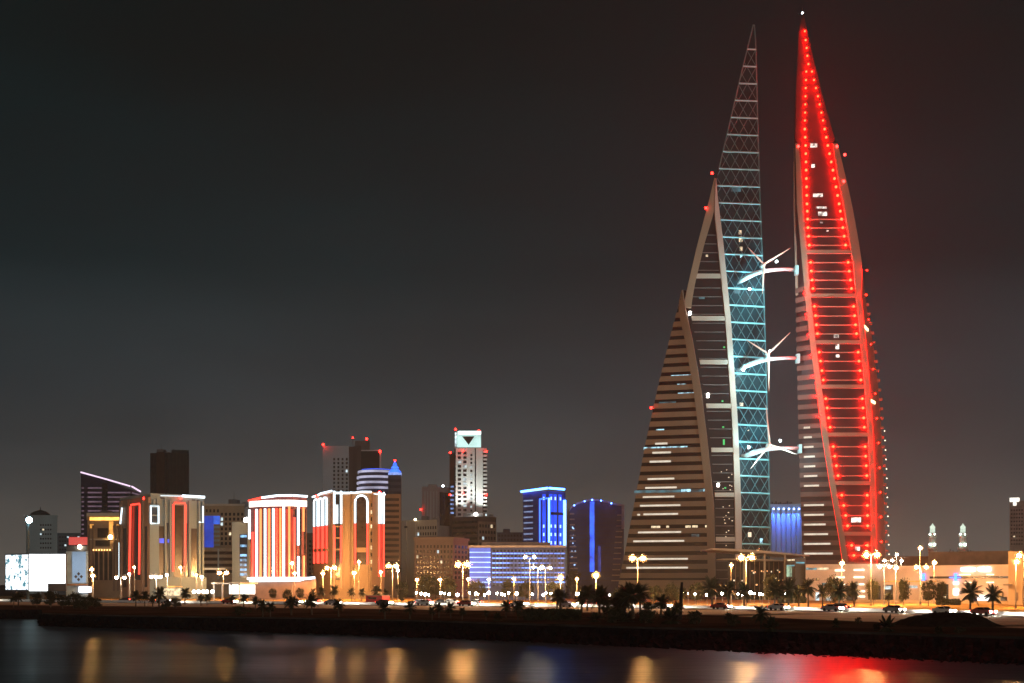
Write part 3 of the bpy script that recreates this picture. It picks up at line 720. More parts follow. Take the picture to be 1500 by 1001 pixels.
# gold lit building
b = Bld('gold_cornice_building', 'sandstone office building with a golden lit cornice, left of the red outlined building', 'building', [(128, 500), (184, 500)], 756, mat('dim brown stone', (0.3, 0.2, 0.13), 0.8, 0, 0.2, 0.2), 30)
GOLD = emit('golden cove light', (1, 0.5, 0.1), 2.6, True, 0.4, 0.3)
b.cap('cornice', CREAM, 1.2, 0.6); b.f.rect('cornice_light', GOLD, 132, 182.5, 758, 762.5, 0.5)
for x0, x1, y0, y1 in ((132, 137, 768, 774), (171, 182, 768, 771), (160, 166, 764, 790)): b.f.rect('cove_light', emit('soft gold wash', (1, 0.42, 0.08), 0.9, True, 0.5, 0.3), x0, x1, y0, y1, 0.25)
mb = MB(); mb.sph(b.f.pt(163, 787, 1.2), 0.9, 8, 6); mb.build('lamp', emit('gold lamp', (1, 0.6, 0.2), 30), b.root)
b.f.rect('window_bay', GLASSW, 143, 159, 774, 788, 0.2); b.f.rect('window_bay', GLASSW, 140, 161, 792, 800, 0.2)
for x in (139, 146, 153, 160): b.f.rect('arched_window', GLASSW, x, x + 4.6, 808, 850, 0.2)
b.f.many('pilasters', BROWN, [(x, x + 2.2, 770, 866) for x in (129.5, 135.5, 166, 172, 178)], 0.7)
b.f.many('string_courses', CREAM, [(130, 183, 789.5, 791), (136, 166, 802.5, 804)], 0.4)
mb = MB()
for x in range(138, 166, 4): mb.sph(b.f.pt(x, 806, 0.8), 0.3, 6, 4)
mb.build('lamp_row', emit('small gold lamp', (1, 0.5, 0.15), 5), b.root)

COOLST = mat('cool grey stone', (0.2, 0.255, 0.27), 0.75, 0, 0.14, 0.2, streak=True)
# red outlined office building, two faces
b = Bld('red_outlined_building', 'stepped stone office building whose two faces each carry a tall red neon frame', 'building', [(177, 474), (221, 450), (299, 462)], 733, COOLST, None)
fl, fr = b.faces
shaded_stone = mat('shaded brown stone', (0.25, 0.17, 0.13), 0.8, 0, 0.15, 0.2, streak=True)  # brown stone darkened in colour for the shade on the left face
fl.rect('shaded_face_slab', shaded_stone, 177.3, 220.8, 733.5, 880, 0.15)
fl.rect('window_bay', GLASSW, 195, 207, 745, 850, 0.3)
for x in (181.5, 213): fl.rect('window_bay', GLASSW, x, x + 5, 775, 860, 0.3)
fl.many('piers', shaded_stone, [(x, x + 2, 735, 878) for x in (178, 188.5, 209.5, 219)], 0.9)
fl.bar('neon_frame', NRED, [(193, 842), (194.5, 745), (195.5, 742.5), (207.5, 742.5), (208.3, 745), (207.2, 842)], 0.34, 0.9)
fr.rect('window_bay', GLASSW, 253.5, 268.5, 745, 846, 0.2)
for x, y in ((232, 775), (280, 777)): fr.rect('window_bay', GLASSW, x, x + 8.5, y, 846, 0.2)
fr.rect('window_bay', GLASSB, 243, 246.5, 770, 846, 0.2); fr.rect('window_bay', GLASSB, 271.5, 274.5, 770, 846, 0.2)
fr.many('piers', COOLST, [(x, x + 2.6, 738, 850) for x in (223.5, 228.5, 240, 247.5, 250.2, 275.5, 289.5, 295)], 1.0)
fr.bar('neon_frame', NRED, [(251.8, 838), (252.2, 745), (254, 741.8), (268.5, 741.8), (270, 745), (269, 838)], 0.34, 1.3)
tw = Bld('x', None, None, [(219.5, 449), (233, 450)], 739, COOLST, 14, parent=b.root, wname='corner_turret')
tw.f.rect('glazed_opening', GLASS, 222, 231, 744, 765, 0.15); tw.f.bar('white_neon_frame', emit('soft white neon', (0.75, 0.92, 1), 2.2), [(220.8, 767), (220.8, 741.5), (232.2, 741.5), (232.2, 767), (220.8, 767)], 0.3, 0.4)
tw.f.rect('transom', COOLST, 221.8, 231.2, 754, 756, 0.3)
mb = MB(); mb.tube([at(225.5, 452, Z(740, 450)), at(225.5, 452, Z(729, 450))], 0.18); mb.build('mast', STEEL, b.root)
b.cap('parapet', COOLST, 0.9, 0.5)
fr.bar('cornice_neon', NWHITE, [(266, 731.5), (298.5, 732)], 0.5, 0.8); fr.bar('cornice_neon', emit('faint white neon', (0.75, 0.9, 0.95), 1.2), [(234, 732.5), (265, 732)], 0.25, 0.8)
fr.bar('edge_neon', MATS['soft white neon'], [(295.2, 745), (295.2, 768), (289.5, 768)], 0.28, 1.4); fl.bar('edge_neon', MATS['soft white neon'], [(180, 768), (182.5, 745)], 0.3, 1.0)
fl.bar('edge_neon', MATS['soft white neon'], [(177.6, 795), (177.6, 846)], 0.4, 0.6)
for x, y in ((211, 729), (265, 728)): beacon(b.root, at(x, 455, Z(y, 450)), 0.5)
fr.rect('blue_window', emit('blue office light', (0.05, 0.12, 1), 1.0, False, 0.3, 0.3), 233, 241, 792, 798.5, 0.3); fr.rect('blue_window', MATS['blue office light'], 245, 248, 793, 798, 0.3)
fr.many('wall_marks', DARKMETAL, [(235, 241, 734.5, 736.5), (281, 286, 735.5, 737.5), (288, 292, 736, 738)], 0.2)
fr.rect('podium_wall', COOLST, 226, 298, 846, 884, 3.0, 0); fr.rect('podium_shopfront', WARMW, 236, 262, 862, 872, 3.15, 0); fr.rect('portal', emit('orange doorway light', (1, 0.45, 0.12), 1.4, True, 0.5, 0.5), 240, 262, 858.5, 860.5, 3.4)

# beige grid building
b = Bld('grid_window_building', 'beige office building with a deep blue banner and square windows', 'building', [(297, 540), (358, 540)], 741, mat('beige render', (0.34, 0.26, 0.17), 0.8, 0, 0.1, 0.2), 30)
b.cap('parapet', CREAM, 0.8)
b.f.grid('window', GLASSW, 322, 358, 750, 800, 6, 7, 0.55, 0.6, lit=[WARMW, COOLW], plit=0.1)
b.f.grid('upper_window', GLASSW, 300, 322, 744, 753, 4, 1, 0.5, 0.5)
b.f.rect('blue_banner', emit('deep blue light box', (0.02, 0.07, 0.6), 0.7, True, 0.3, 0.2), 297.5, 313, 756, 802, 0.3); b.f.rect('blue_banner', emit('blue light box', (0.04, 0.16, 0.9), 0.9, True, 0.3, 0.2), 313, 322, 756, 768, 0.32)
for i in range(5): b.f.rect('balcony_band', PALE, 313.5, 321.5, 771 + i * 6.5, 774 + i * 6.5, 0.5)
lo = Bld('x', None, None, [(297, 520), (342, 520)], 803, mat('beige render light', (0.36, 0.31, 0.24), 0.8), 18, parent=b.root, wname='lower_block')
for i in range(4): lo.f.rect('window_band', GLASSW, 298.5, 340, 808 + i * 9, 812.5 + i * 9, 0.1)
lo.f.many('piers', PALE, [(319, 321, 804, 848)], 0.4)
lo.f.rect('canopy_light', emit('warm canopy light', (1, 0.7, 0.4), 1.2), 298, 330, 833, 834.2, 0.5)

b = Bld('white_annex', 'narrow white building with a blue lit glazed strip, left of the neon striped hotel', 'building', [(340, 480), (368, 480)], 767, PALE, 20)
b.f.rect('glazed_strip', GLASSB, 351, 362.5, 783, 846, 0.12)
for i in range(9): b.f.rect('blue_pane', emit('sky blue pane', (0.25, 0.6, 1), 1.0, False, 0.7, 0.5), 352, 361.5, 784 + i * 7, 787.5 + i * 7, 0.2) if i not in (1, 3) else None
mb = MB(); c = b.f.pt(360, 762, -1); mb.tube([c - Vector((0, 0, 2)), c], 0.12); mb.build('mast', STEEL, b.root); mb = MB(); mb.sph(c, 1.1, 10, 6); mb.build('roof_lamp', emit('bright roof lamp', (1, 0.96, 0.9), 26), b.root)
b.cap('parapet', PALE, 0.6)

# neon striped hotel: gently bowed front
ch = [(366, 452), (385, 446), (407, 443), (428, 443), (449, 447)]
b = Bld('neon_striped_hotel', 'bowed hotel covered in alternating red and white vertical neon stripes with a glowing parapet', 'building', ch, 731, mat('plum dark facade', (0.16, 0.05, 0.06), 0.7), 30)
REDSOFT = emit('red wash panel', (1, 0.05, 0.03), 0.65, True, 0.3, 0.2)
def onface(px):
    for i in range(4):
        if ch[i][0] <= px <= ch[i + 1][0]: return b.faces[i]
for i in range(4):
    x0, x1 = ch[i][0] + 0.05, ch[i + 1][0] - 0.05
    b.faces[i].rect('glowing_parapet', emit('glowing parapet', (1, 0.86, 0.76), 2.4, True, 0.15, 0.4), x0, x1, 735, 744 if i else 743.5, 0.35)
    yt = (733, 730, 728, 727.6, 728)
    b.faces[i].bar('roof_neon', NWHITE if i else NRED, [(x0, yt[i] + 1), (x1, yt[i + 1] + 1)], 0.42, 0.5)
    b.faces[i].rect('base_glow', emit('white base light', (1, 0.93, 0.86), 5), x0, x1, 846, 849.5, 1.2)
seq = [(367, 'w', 747, 790), (372, 'r', 780, 846), (377.5, 'w', 747, 846), (383.5, 'o', 747, 846), (389.5, 'w', 747, 846), (395.5, 'o', 747, 846), (401.5, 'w', 747, 846), (406.5, 'r', 747, 846), (411, 'o', 747, 846),
       (416, 'w', 744, 846), (424, 'o', 744, 846), (430, 'r', 760, 846), (436, 'w', 745, 800), (436.2, 'w', 816, 846), (443.5, 'o', 745, 780), (444, 'o', 815, 846)]
for x, c, y0, y1 in seq:
    onface(x).bar('white_neon_stripe' if c == 'w' else 'red_neon_stripe' if c == 'r' else 'orange_neon_stripe', {'w': NWHITE, 'r': NRED, 'o': NORANGE}[c], [(x, y0), (x, y1)], 0.42, 0.5)
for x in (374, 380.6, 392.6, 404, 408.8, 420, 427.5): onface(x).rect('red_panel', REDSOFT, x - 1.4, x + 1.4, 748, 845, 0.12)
for x in (386.5, 398.5, 413.5, 433, 440, 446.5): onface(x).rect('window_strip', GLASS, x - 1.3, x + 1.3, 748, 845, 0.1)
cn = Bld('x', None, None, [(366, 436), (463, 436)], 849, mat('dim brown podium', (0.22, 0.14, 0.11), 0.8), 7, parent=b.root, wname='entrance_podium')
cn.f.bar('canopy_neon', NWHITE, [(366.5, 851), (412, 850.5), (440, 850), (446, 848), (462, 846.5)], 0.5, 1.0)
b = Bld('grey_annex', 'narrow grey block squeezed between the neon striped hotel and the arch building', 'building', [(448, 530), (462, 530)], 781, GREY, 20)
b.f.grid('window', GLASS, 452, 461, 790, 850, 2, 9, 0.6, 0.5)

# arch neon building
b = Bld('arch_neon_building', 'tan building with neon outlined arches, white above and red below', 'building', [(459, 468), (489, 450), (545, 450), (563, 456)], 728, mat('warm tan stone', (0.22, 0.155, 0.095), 0.75, 0, 0.1, 0.2, streak=True), 30)
f0, f1, f2 = b.faces; WT = MATS['warm tan stone']
up = Bld('x', None, None, [(488.5, 449.4), (513, 449.4)], 723, WT, 12, parent=b.root, wname='corner_bay')
ub = Bld('x', None, None, [(545, 451), (563, 456.8)], 723.5, WT, 12, parent=b.root, wname='end_bay')
b.cap('parapet', CREAM, 0.5, 0.3)
NW2 = emit('arch white neon', (0.72, 0.9, 1), 3.0)
f0.bar('roof_neon', NW2, [(460, 728.5), (466, 728), (472, 725.5), (488, 724.5)], 0.35, 0.6); up.f.bar('roof_neon', NW2, [(488.5, 722.5), (513, 722.5)], 0.4, 0.4)
f1.bar('roof_neon', NW2, [(513.4, 727), (519, 727.5), (530, 726), (544.5, 726.2)], 0.35, 0.6); ub.f.bar('roof_neon', NW2, [(545.2, 723), (562.5, 723)], 0.4, 0.4)
def arch(face, x0, x1, yt, ym, ybm, r=0.32, out=0.6, glass=GLASSW):
    rr = (x1 - x0) / 2
    arc = [(x0 + rr - rr * math.cos(math.pi * k / 8), yt + rr * 1.05 * (1 - math.sin(math.pi * k / 8))) for k in range(9)]
    mb = MB(); q = [face.pt(x, y, 0.12) for x, y in arc] + [face.pt(x1, ybm, 0.12), face.pt(x0, ybm, 0.12)]
    n = len(q); mb.add(q, [tuple(range(n))]); mb.build('arched_glazing', glass, b.root)
    face.bar('white_arch_neon', NW2, [(x0, ym)] + arc + [(x1, ym)], r, out)
    face.bar('red_jamb_neon', NRED, [(x0, ym + 0.4), (x0, ybm)], r, out); face.bar('red_jamb_neon', NRED, [(x1, ym + 0.4), (x1, ybm)], r, out)
for k in range(3): arch(f0, 462.2 + k * 6.6, 467.6 + k * 6.6, 733 - k * 0.3, 772, 826, 0.36)
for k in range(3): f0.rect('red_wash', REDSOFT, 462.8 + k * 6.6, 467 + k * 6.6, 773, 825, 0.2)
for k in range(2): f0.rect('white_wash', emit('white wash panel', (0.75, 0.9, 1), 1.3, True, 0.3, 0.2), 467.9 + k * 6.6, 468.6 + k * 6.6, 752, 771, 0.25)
f0.rect('spandrel', WT, 461.5, 482, 805, 809, 0.9)
f1.rect('bay_glazing', GLASS, 491.5, 499, 728, 850, 0.75)
for x in (490.2, 500.2):
    f1.bar('white_jamb_neon', NW2, [(x, 725), (x, 771)], 0.4, 1.0); f1.bar('red_jamb_neon', NRED, [(x, 774), (x, 826)], 0.4, 1.0); f1.bar('orange_jamb_neon', emit('dim orange neon', (1, 0.3, 0.08), 1.3), [(x, 827), (x, 862)], 0.34, 1.0)
f1.rect('bay_wash', MATS['white wash panel'], 492, 496, 744, 771, 0.85)
for y in (774, 790, 806): f1.rect('spandrel', WT, 491, 499.6, y, y + 2, 1.0)
arch(f1, 520.5, 538.5, 731, 770, 828, 0.36, 0.5)
f1.rect('spandrel', WT, 521, 538, 804.5, 811, 0.4); f1.rect('lower_wall', WT, 519, 540, 829, 868, 0.5)
for x in (508, 544): 
    for i in range(10):
        yy = 742 + i * 10
        f1.rect('slot_window', GLASS if (i * 7 + x) % 5 > 1 else WARMW, x - 1.2, x + 1.0, yy, yy + 5, 0.2)
f1.rect('small_sign', DARKMETAL, 502, 509, 732.5, 736.5, 0.5)
f1.many('piers', WT, [(x, x + 1.6, 730, 866) for x in (487.5, 503, 511.5, 516.5, 541.4)], 0.9)
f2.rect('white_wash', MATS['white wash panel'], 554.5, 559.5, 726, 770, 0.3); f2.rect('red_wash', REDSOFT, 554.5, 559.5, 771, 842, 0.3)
for x in (553.6, 560.4): f2.bar('white_jamb_neon', NW2, [(x, 725), (x, 770)], 0.3, 0.6); f2.bar('red_jamb_neon', NRED, [(x, 771), (x, 845)], 0.3, 0.6)
for x, y in ((464, 726), (556, 720.5)): beacon(b.root, at(x, 456, Z(y, 452)), 0.55)
# round blue tower behind it
b = Bld('striped_annex', 'tan stepped annex with dark window bands, right of the arch building', 'building', [(562, 500), (587, 500)], 724, BROWN, 25)
for i in range(13): b.f.rect('window_band', GLASSW, 563, 584.5, 730 + i * 8.4, 734 + i * 8.4, 0.12)
t = thing('round_tower', 'round tower with white ringed drum and a blue lit pyramid top', 'building', at(560, 600)); tb = t
d = 612; RB = mat('navy tower cladding', (0.02, 0.03, 0.07), 0.4)
c = at(552, d); rr = 27 / F * d
mb = MB(); mb.lathe(c, [(rr, 0), (rr, Z(690, d))], 28); mb.build('drum', RB, t, True)
for y, s_ in ((692.5, 0.95), (700.5, 1.0), (708.5, 1.0), (716.5, 1.0)):
    mb = MB(); mb.lathe(c, [(rr * s_ + 0.1, Z(y + 1.6, d)), (rr * s_ + 0.8, Z(y + 1.6, d)), (rr * s_ + 0.8, Z(y - 1.6, d)), (rr * s_ + 0.1, Z(y - 1.6, d))], 28)
    mb.build('white_ring', emit('violet white ring', (0.62, 0.62, 0.85), 0.75, True, 0.4, 0.08), t, True)
mb = MB(); mb.lathe(c, [(rr * 0.8, Z(690, d)), (rr * 0.75, Z(688, d)), (0.3, Z(686, d))], 24); mb.build('roof', RB, t); mb = MB(); mb.lathe(c, [(rr * 0.82, Z(689.6, d)), (rr * 0.84, Z(689.6, d)), (rr * 0.84, Z(688.6, d)), (rr * 0.82, Z(688.6, d))], 24); mb.build('blue_roof_ring', emit('dim blue neon', (0.04, 0.12, 1), 1.6), t)
q = Bld('x', None, None, [(568.5, 590), (588, 590)], 696, RB, 8, parent=t, wname='shaft')
for i in range(14): q.f.rect('window_band', GLASSB, 569, 587.5, 702 + i * 9, 706 + i * 9, 0.1)
c2 = at(578.5, 597, Z(696, 590)); k_ = 590 / F
mb = MB(); mb.lathe(c2, [(10 * k_, 0), (10 * k_, 5 * k_)], 4); mb.build('lantern', emit('pale blue lantern', (0.3, 0.45, 1), 1.0, True, 0.3, 0.3), t)
for i, (r0, r1, y0, y1) in enumerate(((9.5, 5.5, 690, 685.5), (6, 3, 684, 680), (3.2, 0.6, 679, 674))):
    mb = MB(); mb.lathe(at(578.5, 597), [(r0 * k_, Z(y0, 590)), (r1 * k_, Z(y1, 590))], 12); mb.build('blue_roof_tier', emit('blue lit roof', (0.03, 0.13, 1), 2.2, True, 0.2, 0.4), t)
beacon(t, at(578.5, 597, Z(672.5, 590)), 0.45)
# grey twin slab tower behind
b = Bld('grey_slab_tower', 'grey slab tower with columns of small windows beside a dark glass half', 'building', [(473, 800), (511, 800)], 653.5, mat('blue grey concrete', (0.46, 0.52, 0.57), 0.8, 0, 0.08, 0.1), 30)
b.f.grid('window', GLASS, 486.5, 511, 670, 722, 4, 9, 0.45, 0.6, lit=COOLW, plit=0.04)
q = Bld('x', None, None, [(511, 800), (529, 792)], 655, DGREY, 30, parent=b.root, wname='core_wall')
q2 = Bld('x', None, None, [(528.5, 800), (558, 800)], 660.5, mat('dark green glass', (0.01, 0.025, 0.03), 0.2), 28, parent=b.root, wname='glass_half')
q2.f.rect('edge_fin', STEEL, 556, 558.4, 659, 700, 0.4); q2.f.rect('roof_edge', STEEL, 528, 557, 659.4, 661, 0.5)
q3 = Bld('x', None, None, [(520, 805), (542, 805)], 646, DGREY, 15, parent=b.root, ybot=662, wname='plant_room')
for x, y in ((517, 640), (527, 645.5), (537, 641.5), (473.5, 652), (556.5, 662)): beacon(b.root, at(x, 798 if y > 650 else 806, Z(y, 800)), 0.75 if x in (537, 473.5, 556.5) else 0.5)
mb = MB()
for x, y in ((517, 641), (527, 646), (537, 642)): mb.tube([at(x, 806.5, Z(650, 800)), at(x, 806.5, Z(y, 800))], 0.2)
mb.build('roof_masts', DARKMETAL, b.root)

# grey group in the middle
b = Bld('grey_tower', 'plain grey tower with vertical ribs, left of the white crowned tower', 'building', [(618, 760), (643, 760), (662, 770)], 713, GREY, 30)
b.f.many('ribs', PALE, [(x, x + 1, 720, 770) for x in (622, 626, 630.5, 635, 639.5)], 0.6); b.faces[1].rect('glass_side', GLASS, 644, 661, 721, 770, 0.2)
q = Bld('x', None, None, [(627, 765), (640, 765)], 709.5, GREY, 14, parent=b.root, ybot=714, wname='plant_room')
mb = MB(); mb.sph(at(649, 766, Z(711, 760)), 0.7, 8, 5); mb.build('roof_lamp', emit('cool roof lamp', (0.8, 0.95, 1), 14), b.root); beacon(b.root, at(616.5, 758, Z(747, 760)), 0.6)
b = Bld('cream_block', 'cream stone block with a blank corner pier, right of the arch building', 'building', [(588, 600), (640, 590)], 763, CREAM, 25)
b.f.many('piers', CREAM, [(589, 596, 764, 870), (606, 610, 764, 870)], 0.8)
b.f.grid('window', GLASSW, 611, 640, 770, 840, 8, 8, 0.5, 0.5, lit=[WARMW, COOLW], plit=0.06)
mb = MB(); mb.sph(b.f.pt(609, 762, 0.5), 0.6, 8, 5); mb.build('roof_lamp', emit('warm roof lamp', (1, 0.8, 0.5), 10), b.root)
b.f.rect('round_sign', DARKMETAL, 594, 597, 771, 774, 1.0)
b = Bld('pier_window_building', 'stone office building with deep square windows between vertical piers, in front of the dark block', 'building', [(607, 500), (664, 500), (686, 515)], 791, mat('warm grey stone', (0.3, 0.21, 0.16), 0.8, 0, 0.1, 0.2), None)
b.cap('cornice', MATS['warm grey stone'], 1.0, 0.6)
b.f.grid('window', GLASSW, 609, 664, 797, 850, 11, 7, 0.5, 0.55, 0.08, [WARMW, COOLW], 0.06, 77); b.faces[1].grid('window', GLASSW, 665, 685, 797, 850, 4, 7, 0.5, 0.55, cap=100)
b.f.many('piers', MATS['warm grey stone'], [(608 + i * 10, 610.2 + i * 10, 792, 860) for i in range(6)], 0.8)
q = Bld('x', None, None, [(612, 508), (680, 511)], 786, BROWN, 12, parent=b.root, ybot=792, wname='set_back_storey')
b = Bld('dark_block', 'dark brown office block with a gridded right wing, below the white crowned tower', 'building', [(662, 640), (700, 632), (727, 640)], 758, mat('dark brown cladding', (0.07, 0.05, 0.045), 0.7), 30)
b.f.many('window_bands', GLASS, [(663, 699, 764 + i * 8, 767.5 + i * 8) for i in range(9)], 0.1)
b.faces[1].rect('gridded_cladding', mat('brown grid cladding', (0.2, 0.14, 0.12), 0.8), 700.5, 726.5, 765, 850, 0.2)
b.faces[1].grid('window', GLASSW, 701, 726, 767, 820, 6, 6, 0.6, 0.5, 0.3, lit=[WARMW, COOLW], plit=0.07)
q = Bld('x', None, None, [(678, 640), (708, 640)], 752, GREY, 14, parent=b.root, ybot=759, wname='plant_room')
mb = MB(); mb.sph(q.f.pt(697, 753.5, 0.8), 0.9, 8, 5); mb.build('roof_lamp', emit('white roof lamp', (1, 0.97, 0.9), 20), b.root)
# white crowned tower
b = Bld('white_crowned_tower', 'pale high rise with a glowing white crown carrying a dark upside down triangle', 'building', [(665.5, 750), (713, 750)], 656.5, mat('pale grey cladding', (0.62, 0.63, 0.6), 0.7, 0, 0.06, 0.1), 30)
q = Bld('x', None, None, [(666, 752), (705, 752)], 631.5, GREY, 22, parent=b.root, ybot=657, wname='crown_block')
CRW = emit('glowing teal white crown', (0.62, 0.95, 0.9), 0.95, True, 0.25, 0.12)
q.f.rect('crown_panel', CRW, 669.5, 704.5, 632, 655.5, 0.2); q.f.rect('crown_top_light', emit('crown top light', (0.8, 1, 0.98), 3), 672, 704.5, 631.8, 636.5, 0.5); q.f.rect('crown_side_light', emit('dashed crown light', (0.7, 0.95, 1), 1.3, True, 0.8, 0.6), 666.4, 668.8, 634, 655, 0.3)
mb = MB(); tri = [q.f.pt(x, y, 0.42) for x, y in ((677, 639.5), (695, 639.5), (686.5, 652))]; mb.add(tri + [p + Vector((0, 0.25, 0)) for p in tri], [(0, 1, 2), (5, 4, 3), (0, 3, 4, 1), (1, 4, 5, 2), (2, 5, 3, 0)]); mb.build('triangle_emblem', mat('dark teal panel', (0.02, 0.05, 0.05), 0.5), b.root)  # emblem triangle in a plain dark teal
b.f.rect('dark_corner', GLASS, 665.6, 667.6, 657, 757, 0.2); b.f.rect('dark_seam', GLASS, 695.6, 697.2, 657, 757, 0.15)
PW = emit('pale lit window', (0.8, 0.95, 1), 0.7, False, 0.6, 0.3)
b.f.grid('window', GLASS, 669, 685, 661, 757, 2, 15, 0.6, 0.55, 0.12, PW, 0.3)
b.f.grid('window', GLASS, 687, 694, 664, 757, 1, 16, 0.4, 0.5, 0.12, PW, 0.55)
for i in range(17): b.f.rect('edge_balcony', MATS['pale grey cladding'], 708, 713.6, 661 + i * 5.6, 663.6 + i * 5.6, 1.4)
b.f.rect('balcony_recess', GLASS, 707.4, 712.9, 660, 757, 0.1)
q = Bld('x', None, None, [(658.5, 765), (666, 765)], 664, DGREY, 20, parent=b.root, wname='side_wing')
for i in range(7): q.f.rect('wing_light', emit('cool blue window', (0.3, 0.5, 1), 0.7, False, 0.6, 0.4), 660, 664.5, 712 + i * 6.4, 714.5 + i * 6.4, 0.15)
for x, y in ((667.5, 630), (701.5, 632), (659.5, 664), (678, 661.5), (712.5, 662), (659, 725.5), (678, 724), (712.5, 725.5)): beacon(b.root, at(x, 747, Z(y, 750)), 0.6)
b.f.rect('base_lamp', COOLW, 708, 713, 752, 756, 1.0)
for x in (674, 704): lamp_light(b.root, 'SPOT', b.f.pt(x, 757, 9), 36000, (0.9, 1, 0.95), 0.5, b.f.pt(x, 690, 0), 80, 0.9)
# small blue building behind
b = Bld('small_far_block', 'low distant dark blue block left of the blue neon tower', 'building', [(728, 800), (766, 800)], 780, mat('far blue block', (0.03, 0.06, 0.14), 0.7), 20)
b.f.grid('window', GLASSB, 729, 765, 782, 800, 8, 3, 0.6, 0.5)
q = Bld('x', None, None, [(737, 805), (747, 805)], 775, MATS['far blue block'], 10, parent=b.root, ybot=781, wname='roof_block')
# blue low building
BLW = mat('blue lit panel', (0.07, 0.1, 0.26), 0.6)  # blue wash of light is put into the panel colour
b = Bld('blue_lit_building', 'long low building washed in blue light, with a solid striped left end', 'building', [(687.5, 430), (828, 430)], 802, BLW, 30)
for i in range(8):
    y = 803 + i * 7.3
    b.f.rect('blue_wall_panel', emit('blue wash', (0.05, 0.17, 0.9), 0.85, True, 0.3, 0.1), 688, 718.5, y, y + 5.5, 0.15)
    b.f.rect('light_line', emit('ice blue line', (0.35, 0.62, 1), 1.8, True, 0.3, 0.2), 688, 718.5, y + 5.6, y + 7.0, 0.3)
b.f.grid('window', GLASSB, 721, 827, 804, 860, 20, 8, 0.5, 0.55, 0.1, cap=100)
for i in range(7):
    y = 809.5 + i * 7
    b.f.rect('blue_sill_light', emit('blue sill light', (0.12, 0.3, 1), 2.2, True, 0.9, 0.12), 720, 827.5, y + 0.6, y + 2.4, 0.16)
b.f.many('mullions', BLW, [(720 + i * 5.3, 720.9 + i * 5.3, 802.5, 862) for i in range(21)], 0.4)
b.cap('roof_slab', mat('pale roof edge', (0.4, 0.36, 0.34), 0.7), 0.7, 0.4)
q = Bld('x', None, None, [(706, 445), (806, 445)], 794.5, mat('roof penthouse', (0.3, 0.24, 0.22), 0.7), 12, parent=b.root, ybot=802, wname='set_back_storey')
# blue neon tower
b = Bld('blue_neon_tower', 'dark tower edged and topped with bright blue neon', 'building', [(766, 570), (803, 560), (828, 566)], 722, mat('navy facade', (0.02, 0.05, 0.22), 0.5, spec=0.15), 24)
f0, f1 = b.faces
f0.bar('roof_neon', NBLUE, [(764.5, 720.5), (803, 717.8)], 0.5, 0.6); f1.bar('roof_neon', NBLUE, [(803, 717.8), (825.5, 718.3)], 0.5, 0.6); f0.bar('roof_neon', emit('ice neon', (0.3, 0.6, 1), 2.5), [(765, 721.5), (803, 719)], 0.3, 0.9)
for i in range(10): f0.rect('white_floor_stripe', emit('ice floor stripe', (0.35, 0.5, 0.9), 0.5, False, 0.3, 0.3), 767.5, 780.5, 733 + i * 8.1, 735 + i * 8.1, 0.2)
f0.bar('vertical_neon', emit('mid blue neon', (0.03, 0.13, 1), 3), [(791.5, 733), (791.5, 800)], 0.35, 0.4); f0.bar('vertical_neon', MATS['mid blue neon'], [(791.5, 733), (802.5, 732.5)], 0.35, 0.4)
f1.bar('vertical_neon', NBLUE, [(803.4, 732), (803.4, 806)], 0.45, 0.4); f1.bar('vertical_neon', NBLUE, [(826, 734), (826, 806)], 0.7, 0.5); f1.bar('vertical_neon', MATS['ice neon'], [(826.3, 738), (826.3, 802)], 0.35, 1.1)
for x in (797, 807, 813, 820.5):
    fc = f0 if x < 803 else f1
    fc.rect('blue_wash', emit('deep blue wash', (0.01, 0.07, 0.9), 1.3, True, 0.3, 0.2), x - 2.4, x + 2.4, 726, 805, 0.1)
    for y in (730, 770, 782, 794): fc.rect('window_light', emit('blue white light', (0.35, 0.6, 1), 2.2), x - 0.8, x + 0.8, y, y + 4.5, 0.35)
f1.rect('cross_band', RB, 804, 825.5, 752, 756, 0.6)
# arched roof tower
t = thing('arched_roof_tower', 'dark blue tower with a pale arched roofline and ledges down both sides', 'building', at(874, 600))
d = 600; ar = poly_at([(834, 747), (838, 741), (846, 736.5), (856, 733), (866, 731), (876, 731.5), (888, 734), (900, 737.5), (914, 739.5)])
xs = [834 + i * 4 for i in range(21)]
AG = mat('blue violet glass', (0.045, 0.06, 0.17), 0.5, 0, 0.3, 0.15, spec=0.15)
def arch_slab(name, m, y_off, thick, dd0, dd1, ybt=None, xs=xs):
    mb = MB(); fr_ = []; bk = []
    for x in xs:
        fr_.append(Vector((X(x, d), d + dd0, Z(ar(x) + y_off, d)))); bk.append(Vector((X(x, d), d + dd1, Z(ar(x) + y_off, d))))
    n = len(xs)
    lowz = (lambda x: 0.0) if ybt is None else (lambda x: Z(ar(x) + y_off + thick, d))
    fl_ = [Vector((p.x, p.y, lowz(x))) for p, x in zip(fr_, xs)]; bl_ = [Vector((p.x, p.y, lowz(x))) for p, x in zip(bk, xs)]
    for i in range(n - 1):
        mb.quad(fl_[i], fl_[i + 1], fr_[i + 1], fr_[i]); mb.quad(fr_[i], fr_[i + 1], bk[i + 1], bk[i]); mb.quad(bk[i], bk[i + 1], bl_[i + 1], bl_[i]); mb.quad(fl_[i + 1], fl_[i], bl_[i], bl_[i + 1])
    mb.quad(fl_[0], fr_[0], bk[0], bl_[0]); mb.quad(fl_[-1], bl_[-1], bk[-1], fr_[-1])
    return mb.build(name, m, t)
arch_slab('wall', AG, 0.6, 0, 0, 26)
arch_slab('arched_roof_edge', mat('pale violet trim', (0.42, 0.38, 0.42), 0.7), 0, 2.6, -0.8, 26.3, 1)
fc = Face(at(834, d), at(914, d), t)
